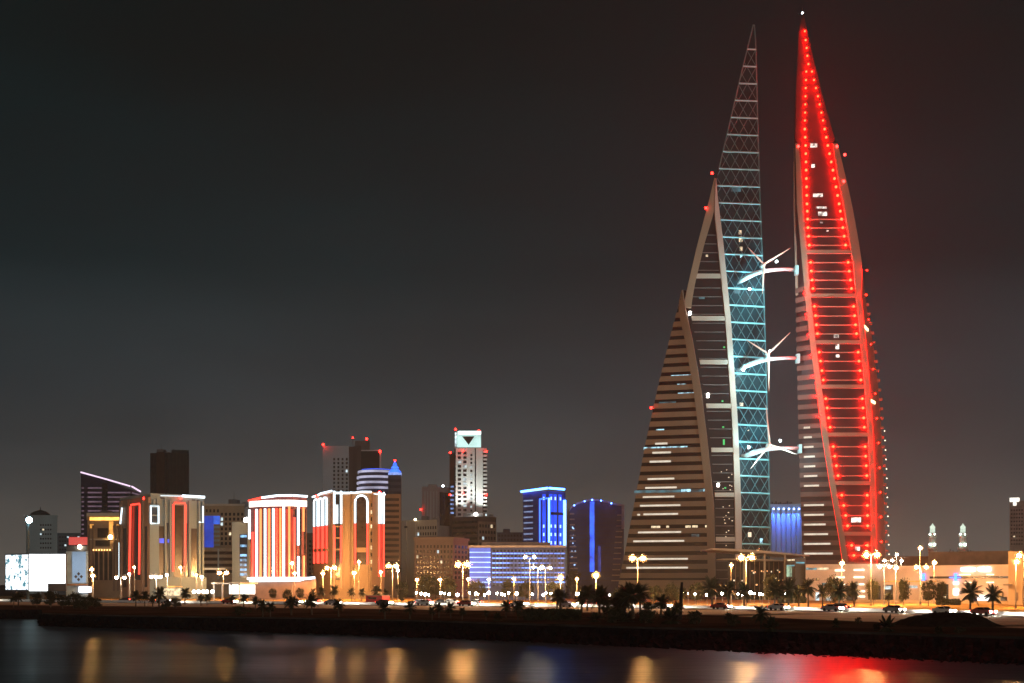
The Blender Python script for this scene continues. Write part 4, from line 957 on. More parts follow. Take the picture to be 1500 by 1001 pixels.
fc.rect('blue_light_strip', emit('blue light strip', (0.02, 0.12, 1), 1.3, True, 0.6, 0.15), 864, 870.5, 735, 838, 0.3); fc.rect('blue_light_strip', emit('faint blue strip', (0.03, 0.08, 0.6), 0.35, True, 0.8, 0.2), 876, 880, 800, 838, 0.3)
fc.rect('right_edge_trim', MATS['pale violet trim'], 910.5, 914.4, 742, 775, 0.6)
LED = mat('pale ledge', (0.34, 0.3, 0.33), 0.7)
for x, y in ((841, 741), (856, 735), (867, 733), (880, 734), (895, 738)):
    mb = MB(); mb.sph(fc.pt(x, y, 2.2), 0.35, 6, 4); mb.build('blue_lamp', emit('blue roof lamp', (0.06, 0.18, 1), 25), t)
for i in range(13):
    y = 752 + i * 8; fc.rect('ledge', LED, 834.5, 841 + i * 0.5, y, y + 2, 0.8); fc.rect('ledge', LED, 904 - i * 0.7, 913 - i * 0.5, y + 2, y + 3.6, 0.8)
fc.many('floor_lines', mat('dim floor line', (0.05, 0.05, 0.1), 0.6), [(842, 903, 748 + i * 6, 748.8 + i * 6) for i in range(18)], 0.12)
for i in range(14): x, y = R.uniform(837, 842), R.uniform(770, 830); fc.rect('blue_window', MATS['blue white light'], x, x + 1.5, y, y + 1.5, 0.2)

# building between the towers
b = Bld('blue_uplit_hall', 'pale ribbed block with blue light spilling down its top, between the twin towers', 'building', [(1128.5, 560), (1176, 560)], 742, PALE, 25)
for i in range(6):
    x = 1132 + i * 7.4
    b.f.rect('rib', PALE, x - 2.6, x + 2.6, 746, 815, 1.0)
    mb = MB(); mb.sph(b.f.pt(x, 746, 1.9), 0.4, 6, 4); mb.build('blue_lamp', emit('blue down lamp', (0.25, 0.4, 1), 14), b.root)
    lamp_light(b.root, 'SPOT', b.f.pt(x, 745, 2.6), 14000, (0.06, 0.16, 1), 0.3, b.f.pt(x, 775, 0.6), 60, 0.9)
b.cap('parapet', PALE, 1.0, 1.2)
mb = MB()
for i, (x, h) in enumerate(((1130, 4), (1133, 2.5), (1135.5, 5), (1139, 3), (1142, 4), (1146, 2.2), (1149, 3), (1152, 5), (1155.5, 3), (1158, 4))):
    p, q = b.f.pt(x, 739.5, 0.2), b.f.pt(x + 2.2, 739.5 - h, 0.2); mb.box(p.x, q.x, p.y - 0.2, p.y + 0.2, p.z, q.z)
p, q = b.f.pt(1129, 740.6, 0.2), b.f.pt(1161, 739.2, 0.2); mb.box(p.x, q.x, p.y - 0.2, p.y + 0.2, p.z, q.z)
mb.build('roof_lettering', DARKMETAL, b.root)
def roof_kit(b, d, x0, x1, yr, h, mast):                      # lift house, tank and mast on a flat roof
    z = Z(yr, d); a, c = X(x0, d), X(x1, d); mb = MB(); mb.box(a, c, d + 6, d + 13, z - 0.3, z + h); mb.build('lift_house', DGREY, b)
    mb = MB(); mb.lathe(Vector((c + 3.2, d + 8, z - 0.2)), [(1.3, 0), (1.3, 1.9), (0.5, 2.3)], 10); mb.build('water_tank', GREY, b)
    mb = MB(); mb.tube([Vector(((a + c) / 2, d + 9, z + h - 0.1)), Vector(((a + c) / 2, d + 9, z + h + mast))], [0.14, 0.05], 5); mb.build('mast', DARKMETAL, b)
byname = {o.name: o for o in bpy.data.objects if o.parent is None}
roof_kit(byname['grid_window_building'], 540, 330, 342, 741, 3.2, 4); roof_kit(byname['cream_block'], 600, 616, 626, 763, 2.6, 3.5); roof_kit(byname['unlit_tower'], 900, 226, 236, 664, 3.5, 7)
roof_kit(byname['dark_block'], 640, 703, 710, 758, 2.4, 5); roof_kit(byname['gold_cornice_building'], 500, 140, 150, 756, 2.6, 3); roof_kit(byname['red_outlined_building'], 462, 238, 250, 733, 2.2, 2.5)
# far right slender tower
b = Bld('hazy_tower', 'slender hazy tower with a small white lit top at the right edge', 'building', [(1479, 900), (1500, 896), (1512, 905)], 734, mat('hazy grey', (0.4, 0.33, 0.29), 0.8), 20)
b.f.rect('lit_top', emit('white top light', (1, 0.96, 0.85), 1.6), 1479, 1493, 729.5, 735.5, 0.4, 8); b.f.rect('lit_top', MATS['white top light'], 1484, 1489, 736, 741, 0.3)
b.f.grid('window', GLASS, 1480, 1499, 745, 800, 5, 10, 0.5, 0.4, lit=WARMW, plit=0.06)
# ------------------------------------------------------------------ podium, mall and mosque on the right
b = Bld('entrance_pavilion', 'dark glazed entrance pavilion under a wing shaped white canopy at the foot of the towers', 'building', [(1066, 440), (1152, 446)], 822, GLASSW, 25)
def wing(px0, py0, px1, py1, d0, d1, deep, th, name):
    a, c = P(px0, py0, d0), P(px1, py1, d1); mb = MB(); n = 14; top = []
    for i in range(n + 1):
        k = i / n; p = a + (c - a) * k; w_ = th * (0.35 + 0.65 * math.sin(math.pi * min(1, 0.15 + k * 0.85)))
        top.append([p + Vector((0, 0, 0)), p + Vector((0, 0.4, w_)), p + Vector((0, deep, w_)), p + Vector((0, deep, 0))])
    for u, v in zip(top, top[1:]):
        for k in range(4): mb.quad(u[k], v[k], v[(k + 1) % 4], u[(k + 1) % 4])
    mb.add(top[0], [(3, 2, 1, 0)]); mb.add(top[-1], [(0, 1, 2, 3)]); return mb.build(name, TOWERW, b.root)
wing(1043, 805.5, 1186, 815, 428, 436, 26, 0.9, 'upper_canopy'); wing(1059, 820, 1160, 822, 432, 440, 14, 0.5, 'lower_canopy')
b.f.many('mullions', BROWN, [(x, x + 0.7, 823, 876) for x in range(1070, 1150, 7)], 0.15)
for i in range(22):
    x, y = R.uniform(1068, 1148), R.uniform(826, 866); b.f.rect('lit_window', R.choice([WARMW, DOT, emit('amber shop light', (1, 0.5, 0.2), 1.6, False)]), x, x + R.uniform(1, 3), y, y + R.uniform(1, 2.5), 0.1)
mb = MB()
for x in (1090, 1120, 1150, 1178): q = P(x, 812, 438); mb.tube([Vector((q.x, q.y, 0)), q], 0.35, 8)
mb.build('columns', TOWERW, b.root)
b = Bld('curved_shopfront', 'small curved glass shopfront with cool lights beside the red tower base', 'building', [(1152, 425), (1165, 418), (1180, 420)], 818, DGREY, 15)
for i in range(3): b.faces[i % 2].rect('lit_band', TEALW if i else WARMW, 1154 if i % 2 == 0 else 1166, 1164 if i % 2 == 0 else 1178, 820 + i * 4, 822 + i * 4, 0.2)
b.faces[0].rect('shop_light', emit('pale green shop light', (0.6, 0.9, 0.6), 0.6, True, 0.6, 0.4), 1153, 1160, 828, 845, 0.2)
b = Bld('tower_podium', 'long sandstone podium with bright slot windows under the red lit tower', 'building', [(1180, 415), (1300, 400)], 827, PINK, 40)
SLOT = emit('warm white slot light', (1, 0.86, 0.62), 2.6, True, 0.1, 0.4)
for x0, x1, ys_ in ((1223.5, 1237, (835, 845)), (1251, 1266, (834.5, 845, 855)), (1257, 1267, (865, 872.5)), (1232, 1238, (855,))):
    for y in ys_: b.f.rect('slot_light', SLOT, x0, x1, y, y + 2.2, 0.3)
b.f.many('bands', PINK, [(1181, 1299.5, 827.5, 832), (1181, 1299.5, 851, 853)], 0.6)
for x0, x1, y0, y1, m in ((1181, 1196, 829, 835, TEALW), (1198, 1214, 829, 835, WARMW), (1195, 1200, 847, 851, GLASSW), (1204, 1212, 854, 858, TEALW), (1195, 1200, 868, 880, COOLW), (1210, 1217, 874, 883, COOLW), (1222, 1234, 862, 881, GLASSW), (1240, 1256, 858, 881, GLASSW), (1272, 1290, 858, 881, GLASSW)):
    b.f.rect('shop_window', m, x0, x1, y0, y1, 0.2)
b = Bld('shopping_mall', 'long pink sandstone mall with glowing white roof signs and a dark window band', 'building', [(1296, 385), (1480, 350)], 832, PINK, 60)
f = b.f
f.rect('dark_window_band', GLASSW, 1362, 1478, 845, 848.2, 0.1); f.rect('orange_canopy', emit('orange canopy light', (1, 0.45, 0.1), 0.9, True, 0.4, 0.4), 1298, 1372, 851, 852.6, 1.6, 0)
f.rect('doorway', GLASS, 1294, 1308, 857, 881, 0.15); f.rect('doorway_light', COOLW, 1295.5, 1306, 858.5, 863.5, 0.3); f.rect('doorway', GLASS, 1375, 1389.5, 856, 879, 0.15); f.rect('doorway_light', TEALW, 1377, 1384, 858, 862, 0.3)
f.rect('doorway_light', WARMW, 1376, 1386, 873, 876, 0.3); f.rect('shop_sign', COOLW, 1328, 1344, 858, 861.5, 0.3)
for x0, x1 in ((1409, 1429.5), (1434, 1452)):
    mb = MB()
    n = 6
    for i in range(n):
        a = x0 + (x1 - x0) * (i + 0.08) / n; c = x0 + (x1 - x0) * (i + 0.92) / n; f.slab(mb, a, c, 832.6 + R.uniform(0, 1), 838.6 - R.uniform(0, 0.8), 0.6, -0.2)
    mb.build('glowing_sign', emit('glowing mall sign', (0.7, 0.96, 1), 5), b.root)
for x in (1354, 1401.5): f.rect('blue_pylon_light', emit('blue pylon light', (0.04, 0.15, 1), 5), x - 0.8, x + 0.8, 841, 852, 1.0)
f.rect('white_pylon_light', emit('white pylon light', (1, 0.95, 0.9), 3.5), 1398.5, 1404.5, 852.5, 856.5, 0.8); f.rect('white_pylon_light', MATS['white pylon light'], 1398.5, 1404.5, 862, 871, 0.8)
f.rect('blue_line_light', MATS['blue pylon light'], 1392, 1408, 846.2, 847.2, 0.5)
for x0, x1, y in ((1406, 1422, 842.4), (1446, 1456, 842.6), (1414, 1423, 853), (1446, 1456, 853)): f.rect('downlight_line', SLOT, x0, x1, y, y + 1, 0.4)
f.rect('bright_entrance', emit('bright entrance light', (1, 0.97, 0.92), 3.2), 1434.5, 1450, 871.5, 881, 0.9); f.rect('lit_portico', CREAM, 1456, 1470, 867, 883, 0.7); f.rect('dark_doorway', GLASSW, 1468, 1475, 873, 881, 0.8)
b.cap('parapet', PINK, 0.5, 0.4)
f.rect('blue_car_lights', emit('dim blue shop light', (0.1, 0.2, 0.9), 0.5, False), 1424, 1432, 877, 882, 0.3)
q = Bld('x', None, None, [(1360, 440), (1485, 420)], 809, mat('unlit brown roof block', (0.2, 0.14, 0.1), 0.8), 40, parent=b.root, wname='rear_block')
b = Bld('stair_tower', 'bright sand coloured square tower at the right edge of the mall', 'building', [(1477, 330), (1498, 326), (1530, 335)], 808, SAND, 20)
b.f.rect('doorway', BROWN, 1487, 1491.5, 868, 880, 0.1); b.faces[1].many('bands', PINK, [(1499, 1529, 830, 834), (1499, 1529, 850, 853)], 0.4); b.faces[1].rect('blue_panel', MATS['dim blue shop light'], 1499.5, 1508, 874, 880, 0.2)
b.f.rect('awning', CREAM, 1470, 1483, 856, 858, 3.5, 0)
b = Bld('distant_hall', 'dim reddish brown low hall behind the street lamps right of the red tower', 'building', [(1290, 470), (1365, 470)], 815, mat('dim reddish wall', (0.26, 0.15, 0.1), 0.8), 25)
b.f.rect('roof_rail', BROWN, 1332, 1364, 818, 819, 0.3)
MSQ = mat('pale green white stone', (0.5, 0.52, 0.45), 0.7); MGL = emit('minaret light', (0.78, 0.95, 0.78), 0.8, True, 0.3, 0.5)
for i, (x, lab) in enumerate(((1366, 'floodlit pale minaret nearer the red tower'), (1410.5, 'floodlit pale minaret further from the red tower, behind dark trees'))):
    d = 560; t = thing('minaret', lab, 'minaret', at(x, d), 'pair of floodlit minarets'); k = d / F
    def zz(py): return Z(py, d)
    mb = MB(); mb.lathe(at(x, d), [(6.2 * k, 0), (6.2 * k, zz(806)), (7.8 * k, zz(805)), (7.8 * k, zz(801)), (5.6 * k, zz(800.5)), (4.9 * k, zz(788))], 8); mb.build('shaft', MSQ, t)
    mb = MB(); mb.lathe(at(x, d), [(4.9 * k, zz(788)), (6.6 * k, zz(786.5)), (6.6 * k, zz(782)), (5.4 * k, zz(781))], 8); mb.build('balcony', MSQ, t)
    mb = MB(); mb.lathe(at(x, d), [(4.0 * k, zz(781)), (3.8 * k, zz(773)), (4.6 * k, zz(772.5)), (2.6 * k, zz(770.5)), (0.3 * k, zz(767))], 8); mb.build('lantern', MGL, t)
    for sx in (-3.6, 3.2):
        p = at(x + sx, d - 7 * k); p.z = zz(798); mb = MB(); mb.sph(p, 0.55, 6, 4); mb.build('flood_lamp', emit('green white flood', (0.75, 1, 0.9), 12), t)
        p = p.copy(); p.y = d - 6.0 * k; p.z = zz(783); mb = MB(); mb.sph(p, 0.4, 6, 4); mb.build('flood_lamp', MATS['green white flood'], t)

# ------------------------------------------------------------------ label helper: says in front of what a thing stands
LAND = [(-99, 98, 'the white billboard'), (98, 128, 'the blue box'), (128, 177, 'the gold cornice'), (177, 299, 'the red outlined building'), (299, 366, 'the grid window building'),
        (366, 456, 'the striped hotel'), (456, 564, 'the arch building'), (564, 606, 'the cream block'), (606, 687, 'the pier window building'), (687, 760, 'the striped blue wall'), (760, 830, 'the blue window grid'),
        (830, 905, 'the arched roof tower'), (905, 1050, 'the striped tower wing'), (1050, 1128, 'the lattice spire'), (1128, 1178, 'the twin tower gap'),
        (1178, 1240, 'the red tower left half'), (1240, 1300, 'the red tower right half'), (1300, 1392, 'the mall left end'), (1392, 1470, 'the mall signs'), (1470, 1900, 'the sand stair tower')]
ORD = ['first', 'second', 'third', 'fourth', 'fifth', 'sixth', 'seventh', 'eighth', 'ninth', 'tenth', 'eleventh', 'twelfth']
PENDING = {}
def label_later(o, desc, px): PENDING.setdefault(desc, []).append((px, o))
def flush_labels():
    for desc, lst in PENDING.items():
        for x0, x1, nm in LAND:
            sub = sorted([q for q in lst if x0 <= q[0] < x1], key=lambda q: q[0])
            for i, (px, o) in enumerate(sub):
                o['label'] = f'{desc} before {nm}' if len(sub) == 1 else f'{ORD[i]} {desc} from the left before {nm}'

# ------------------------------------------------------------------ street lamps
SOD = emit('sodium bulb', (1, 0.47, 0.14), 900); SODS = emit('small sodium bulb', (1, 0.4, 0.1), 800); WHB = emit('white bulb', (1, 0.84, 0.64), 330)
GLOWSH = glow_mat('lamp glow shell', (1, 0.85, 0.7), 0.0045)
SODB = emit('bright sodium bulb', (1, 0.48, 0.15), 2200); SOD2 = emit('yellow sodium bulb', (1, 0.54, 0.19), 1100); SOD3 = emit('deep sodium bulb', (1, 0.42, 0.11), 650)
POLE = mat('galvanised lamp pole', (0.3, 0.27, 0.23), 0.5, 0.4, 0.1, 1)
def street_lamp(px, py, foot, kind, bulbs=1, r=0.32, desc=None):
    r *= 1.45
    d = CH * F / (foot - HY); z = Z(py, d); base = at(px, d)
    m = {'o': (SOD, SOD2, SOD3)[int(px * 7) % 3], 's': SODS, 'w': WHB, 'b': SODB}[kind]
    t = thing('street_lamp', None, 'street lamp', base, 'street lamps along the waterfront')
    label_later(t, desc or {'o': 'tall orange street lamp', 'b': 'tall orange street lamp', 's': 'small dim orange street lamp', 'w': 'tall white street lamp'}[kind], px)
    mb = MB(); mb.tube([base, base + Vector((0, 0, 1.2)), base + Vector((0, 0, z))], [0.16, 0.13, 0.07], 8); mb.build('pole', POLE, t, True)
    mb = MB(); mb.lathe(base, [(0.28, 0), (0.28, 0.25), (0.17, 0.3)], 8); mb.build('base', POLE, t)
    offs = [0] if bulbs == 1 else [-1.3, 1.3] if bulbs == 2 else [-1.5, 0, 1.5]
    mb = MB()
    for o in offs:
        if o: mb.tube([base + Vector((0, 0, z + 0.1)), base + Vector((o * 0.6, -0.2, z + 0.45)), base + Vector((o, -0.4, z + 0.4))], 0.05, 6)
        else: mb.tube([base + Vector((0, 0, z)), base + Vector((0, -0.4, z + 0.45))], 0.05, 6)
    arm = mb.build('arm', POLE, t)
    for o in offs:
        c = base + Vector((o, -0.45, z + 0.12))
        mb = MB(); mb.lathe(c + Vector((0, 0, r * 2.0)), [(r * 0.9, 0), (r * 0.7, 0.12), (r * 0.2, 0.25)], 8); mb.build('hood', POLE, arm)
        mb = MB(); mb.sph(c, r, 8, 6, 0.8); mb.build('bulb', m, arm, True)
        mb = MB(); mb.sph(c, r * 2.25, 12, 8, 0.85); mb.build('globe', GLOWSH, arm, True)  # oversized shell added round the bulb to imitate its wide orange glow
    return t
for q in ((1093, 818, 889, 'b', 2, 0.36), (934, 819, 889, 'b', 2, 0.34), (678, 828, 884, 'b', 2, 0.4), (575, 830, 880, 'b', 2, 0.38), (485, 833, 879, 'b', 2, 0.36), (519, 840, 880, 'o', 1, 0.38), (526, 824, 879, 'o', 1, 0.3), (327, 840, 878, 'o', 2, 0.4),
          (1276, 814, 888, 'b', 2, 0.38), (1295, 831, 886, 'w', 2, 0.3), (1312, 833, 886, 'w', 1, 0.34), (1347.5, 804, 886, 'o', 1, 0.28), (1349, 832, 886, 'b', 2, 0.28), (1368, 825, 885, 'b', 1, 0.28), (1233, 826, 886, 'b', 1, 0.3), (1488, 824, 892, 'b', 1, 0.3), (1500, 815, 890, 'o', 2, 0.36),
          (135, 835, 879, 'o', 1, 0.34), (136.5, 844, 881, 'o', 1, 0.34), (177, 847, 880, 'w', 2, 0.3), (190, 842, 880, 'w', 1, 0.28), (197, 832, 879, 'o', 1, 0.24), (229, 846, 880, 'w', 3, 0.34), (245, 843, 880, 'w', 1, 0.28), (265, 832, 879, 'o', 1, 0.25), (288, 843, 880, 'o', 1, 0.22), (296, 846, 880, 'w', 1, 0.3),
          (428, 826, 879, 'o', 1, 0.36), (432, 841, 880, 's', 1, 0.28), (473, 841, 879, 's', 1, 0.36), (558, 839, 879, 's', 1, 0.3), (583, 836, 880, 'w', 1, 0.26), (611, 850, 880, 'o', 1, 0.3), (645, 850, 881, 'o', 1, 0.3), (686, 849, 881, 's', 1, 0.32), (716, 850, 882, 'w', 1, 0.26), (753, 849, 882, 's', 1, 0.3),
          (776, 817, 884, 'w', 2, 0.26), (788, 832, 884, 'w', 2, 0.26), (799, 833, 884, 'w', 2, 0.26), (821, 847, 884, 'b', 1, 0.36), (873, 844, 884, 'b', 1, 0.42), (845, 849, 884, 's', 1, 0.24), (1111, 809, 878, 'o', 1, 0.36), (1071, 829, 884, 's', 1, 0.26), (1326, 832, 880, 's', 1, 0.26), (1301, 822, 881, 'w', 2, 0.28), (1320, 822, 882, 'w', 1, 0.28), (1313, 813, 882, 'w', 1, 0.26)):
    street_lamp(*q)
# tall mast at the left
t = thing('floodlight_mast', 'tall mast with a cold white lamp above the white billboard', 'floodlight mast', at(41, 445)); p = at(41, 445, Z(763, 445))
mb = MB(); mb.tube([at(41, 445), p], [0.6, 0.45], 10); mb.build('pole', mat('teal dark mast', (0.06, 0.1, 0.12), 0.5), t); mb = MB(); mb.sph(p + Vector((0.6, -0.4, 0.2)), 1.1, 10, 6); mb.build('lamp', emit('cold white lamp', (0.6, 0.93, 1), 40), t); mb = MB(); mb.box(p.x - 1.1, p.x + 1.6, p.y - 0.1, p.y + 0.8, p.z - 0.4, p.z + 1.1); mb.build('lamp_housing', DARKMETAL, t)
# low white lamps along the promenade
GLOBE = emit('white globe', (1, 0.88, 0.68), 170)
for i, x in enumerate([610, 617, 623, 628, 646, 651, 658, 670, 688, 697, 700, 710, 716, 728, 735, 739, 745, 757, 780, 796, 800, 807, 846, 893, 1000, 1008, 1018, 1036, 1048, 1058, 1081, 1087, 1099, 1105, 1113, 1117, 1126, 1150, 1163]):
    d = 322 + (i * 37 % 30); z = Z(870 + (i * 13 % 4), d); base = at(x, d)
    t = thing('promenade_lamp', None, 'lamp', base, 'low white promenade lamps'); label_later(t, 'low white globe lamp', x)
    mb = MB(); mb.tube([base, base + Vector((0, 0, z))], 0.06, 6); mb.build('post', POLE, t); mb = MB(); mb.sph(base + Vector((0, 0, z + 0.25)), (0.2, 0.28, 0.42, 0.22, 0.33)[i % 5], 8, 6); mb.build('globe', GLOBE, t, True)
# bright forecourt canopy left of the hotel
t = thing('lit_forecourt', 'glaring white lit forecourt canopy between the red outlined building and the striped hotel', 'canopy', at(330, 415))
f = Face(at(312, 415), at(352, 410), t)
f.rect('canopy_roof', STEEL, 311, 353, 853.5, 856, 0.6, 9); f.rect('back_wall', emit('glaring white wall light', (1, 0.97, 0.9), 4.5), 313, 350, 857, 870.5, -8.2, 8.6)
f.many('posts', STEEL, [(x, x + 0.8, 856, 882) for x in (313, 325, 338, 350)], 0.2, 0.3)
mb = MB()
for x in (284, 291, 298, 303, 311): mb.sph(Vector(at(x, 400, Z(867, 400))), 0.55, 8, 5)
mb.build('forecourt_lamps', emit('forecourt lamp', (1, 0.96, 0.88), 22), t)
mb = MB()
for x in (284, 291, 298, 303, 311): mb.tube([at(x, 400), at(x, 400, Z(867, 400))], 0.07, 6)
mb.build('lamp_posts', POLE, t)
t = thing('red_kiosk', 'bright red boxy kiosk standing by the road in front of the arch building', 'kiosk', at(547, 350)); f = Face(at(536, 352), at(560, 348), t)
f.rect('body', mat('red painted panel', (0.5, 0.03, 0.03), 0.5), 536, 560, 873, 884, 0.1, 3); f.rect('roof', BROWN, 535.4, 560.6, 872.2, 873, 0.5, 3.5); f.rect('counter_window', GLASSW, 540, 552, 875, 878, 0.2)

# ------------------------------------------------------------------ palms, trees, shrubs
FROND = mat('palm leaf', (0.03, 0.036, 0.014), 0.6, 0, 0.4, 1.2); TRUNK = mat('palm trunk bark', (0.12, 0.085, 0.055), 0.9, 0, 0.4, 2.0)
LEAF = mat('tree leaf', (0.04, 0.042, 0.016), 0.7, 0, 0.5, 0.8); DRYF = mat('shaggy palm skirt', (0.14, 0.1, 0.05), 0.9, 0, 0.4, 1.5)
def palm_proto(seed, h, nf, fl_, droop, name):
    rr = random.Random(seed)
    t = thing('palm_tree', None, 'palm', (0, 0, 0))
    lean = rr.uniform(-0.25, 0.25)
    mb = MB(); n = 7; pts = [Vector((lean * (i / n) ** 2, 0, h * i / n)) for i in range(n + 1)]
    mb.tube(pts, [0.24 - 0.09 * i / n + (0.02 if i % 2 else 0) for i in range(n + 1)], 8); mb.build('trunk', TRUNK, t)
    top = pts[-1]; mb = MB()
    for k in range(nf):
        az = 2 * math.pi * (k / nf * 5.0) + rr.uniform(-0.3, 0.3); el = rr.uniform(-0.35, 1.35) if k < nf * 0.8 else rr.uniform(-0.7, 0)
        L_ = fl_ * rr.uniform(0.8, 1.1); dirv = Vector((math.cos(az) * math.cos(el), math.sin(az) * math.cos(el), math.sin(el)))
        side = Vector((-math.sin(az), math.cos(az), 0)); seg = 9; p = top.copy(); v = dirv.copy(); prev = None
        for i in range(seg + 1):
            s_ = i / seg; up = side.cross(v).normalized()
            ll = 0.62 * math.sin(math.pi * (0.12 + 0.86 * s_)) * fl_ / 2.6
            if i > 0:
                for sg in (1, -1):
                    for jj in (0, 0.5):
                        q = p - v * (L_ / seg) * jj
                        tip = q + side * sg * ll + v * ll * 0.65 - Vector((0, 0, ll * 0.35)) + up * 0.12 * ll
                        wv = v * 0.075
                        mb.add([q - wv, q + wv, tip + wv * 0.3, tip - wv * 0.2], [(0, 1, 2, 3)])
                mb.add([prev - side * 0.035, prev + side * 0.035, p + side * 0.025, p - side * 0.025], [(0, 1, 2, 3)])
            prev = p.copy(); p = p + v * (L_ / seg); v = (v + Vector((0, 0, -droop * (0.06 + 0.16 * s_)))).normalized()
    cw = mb.build('crown', FROND, t)
    mb = MB(); mb.sph(top - Vector((0, 0, 0.25)), 0.34, 8, 5, 1.5)
    for k in range(14):
        a = rr.uniform(0, 6.28); p = top + Vector((math.cos(a) * 0.25, math.sin(a) * 0.25, -0.2)); q = p + Vector((math.cos(a) * 0.35, math.sin(a) * 0.35, -0.8 * rr.uniform(0.5, 1.2))); w_ = Vector((-math.sin(a), math.cos(a), 0)) * 0.1
        mb.add([p - w_, p + w_, q + w_ * 0.4, q - w_ * 0.4], [(0, 1, 2, 3)])
    mb.build('leaf_base', DRYF, cw)
    return t
def tree_proto(seed, hgt, wid, nclump, nleaf, leafsize, lm, trunk_h, flat=0.75):
    rr = random.Random(seed); t = thing('broadleaf_tree', None, 'tree', (0, 0, 0))
    mb = MB(); c0 = Vector((0, 0, trunk_h)); mb.tube([Vector((0, 0, 0)), Vector((0.05, 0, trunk_h * 0.6)), c0], [0.26, 0.19, 0.15], 8)
    cl = []
    for k in range(nclump):
        a = rr.uniform(0, 6.28); r_ = wid * 0.5 * math.sqrt(rr.random()) * 1.0; z = trunk_h + (hgt - trunk_h) * rr.uniform(0.02, 0.95)
        z_ = (z - trunk_h) / (hgt - trunk_h); r_ *= math.sin(math.pi * (0.22 + 0.66 * z_)); c = Vector((math.cos(a) * r_, math.sin(a) * r_, z)); cl.append(c)
        mb.tube([c0, (c0 + c) / 2 + Vector((0, 0, 0.15)), c], [0.1, 0.06, 0.02], 5)
    mb.build('trunk', TRUNK, t)
    mb = MB()
    for c in cl:
        rad = wid * rr.choice((0.07, 0.1, 0.13, 0.17, 0.22))
        for k in range(nleaf):
            v = Vector((rr.gauss(0, 1), rr.gauss(0, 1), rr.gauss(0, 1))).normalized() * rad * rr.random() ** 0.45; v.z *= flat
            p = c + v; n_ = Vector((rr.gauss(0, 1), rr.gauss(0, 1), rr.gauss(0, 1))).normalized(); u = n_.orthogonal().normalized() * leafsize * rr.uniform(0.6, 1.3); w_ = n_.cross(u) * 0.6
            mb.add([p - u, p + w_, p + u, p - w_], [(0, 1, 2, 3)])
    mb.build('crown', lm, t)
    return t
PALMS = [palm_proto(3, 3.4, 34, 2.7, 1.0, 'a'), palm_proto(8, 3.0, 26, 2.3, 0.7, 'b'), palm_proto(15, 4.2, 40, 2.9, 1.25, 'c')]
BUSH = [palm_proto(51, 0.5, 34, 1.75, 0.75, 'd'), tree_proto(33, 1.5, 2.8, 22, 34, 0.13, LEAF, 0.15, 0.9)]
TREE = [tree_proto(41, 7.5, 7, 46, 60, 0.26, LEAF, 1.7), tree_proto(43, 6.5, 8, 46, 60, 0.26, LEAF, 1.4)]
protos = PALMS + BUSH + TREE
usedp = set()
def place(proto, px, top, base, desc, group, kind_name=None, width=None):
    d = CH * F / (base - HY); h = Z(top, d)
    hh = {0: 4.9, 1: 4.6, 2: 5.6}.get(PALMS.index(proto), 5) if proto in PALMS else None
    if hh is None: hh = {BUSH[0]: 1.9, BUSH[1]: 1.55, TREE[0]: 7.6, TREE[1]: 6.6}[proto]
    s_ = h / hh
    if proto.name in usedp: c = copy_tree(proto)
    else: c = proto; usedp.add(proto.name)
    c.location = at(px, d); c.rotation_euler = (0, 0, R.uniform(0, 6.28))
    wr = width if width else 1.0
    c.scale = (s_ * wr, s_ * wr, s_)
    if kind_name: c.name = kind_name; c['category'] = kind_name.split('_')[-1]
    c['group'] = group; label_later(c, desc, px); return c
G1 = 'dark palms on the shore strip'
for i, (x, tp, bs) in enumerate(((385, 881, 904), (396, 884, 906), (426.7, 873, 902), (456.5, 873, 901), (496, 880, 904), (564, 882, 908), (600, 883, 907), (633, 891, 908), (643, 883, 905), (660, 885, 906), (677, 892, 908), (712, 894, 909), (741, 882, 905), (759, 882, 908),
        (821, 863, 895), (816, 866, 893), (860, 861, 895), (852, 866, 897), (878, 864, 903), (884, 870, 899), (927, 854, 906), (915, 862, 904), (938, 860, 902), (968, 871, 905), (993, 884, 908), (1115, 891, 925), (1067, 897, 916),
        (199, 868, 889), (212, 868.5, 889), (223.6, 872, 890), (233, 863, 889), (271, 864, 886), (294, 871, 888), (303, 872, 887), (340, 872, 887), (357, 870, 890), (374, 876, 893), (20, 872, 890), (27, 868, 889))):
    place(PALMS[i * 2 % 3], x, tp, bs, 'dark shore palm', G1)
G2 = 'palms beyond the road'
for i, (x, tp, bs) in enumerate(((1043, 850, 891), (1067, 851, 891), (1135, 853, 892), (1155, 852, 892), (1170, 858, 889), (1184, 852, 890), (1205, 860, 889), (1229, 853, 893), (1251, 856, 889), (1421, 856, 899), (1454, 857, 899), (490, 860, 882), (471, 862, 881), (515, 862, 881), (530, 864, 881), (552, 860, 881), (565, 863, 881), (459, 864, 880), (1090, 858, 892), (1302, 868, 888), (957, 862, 888), (1000, 863, 888))):
    place(PALMS[i % 3], x, tp, bs, 'tall palm beyond the road', G2, width=0.85)
G3 = 'street trees beyond the road'
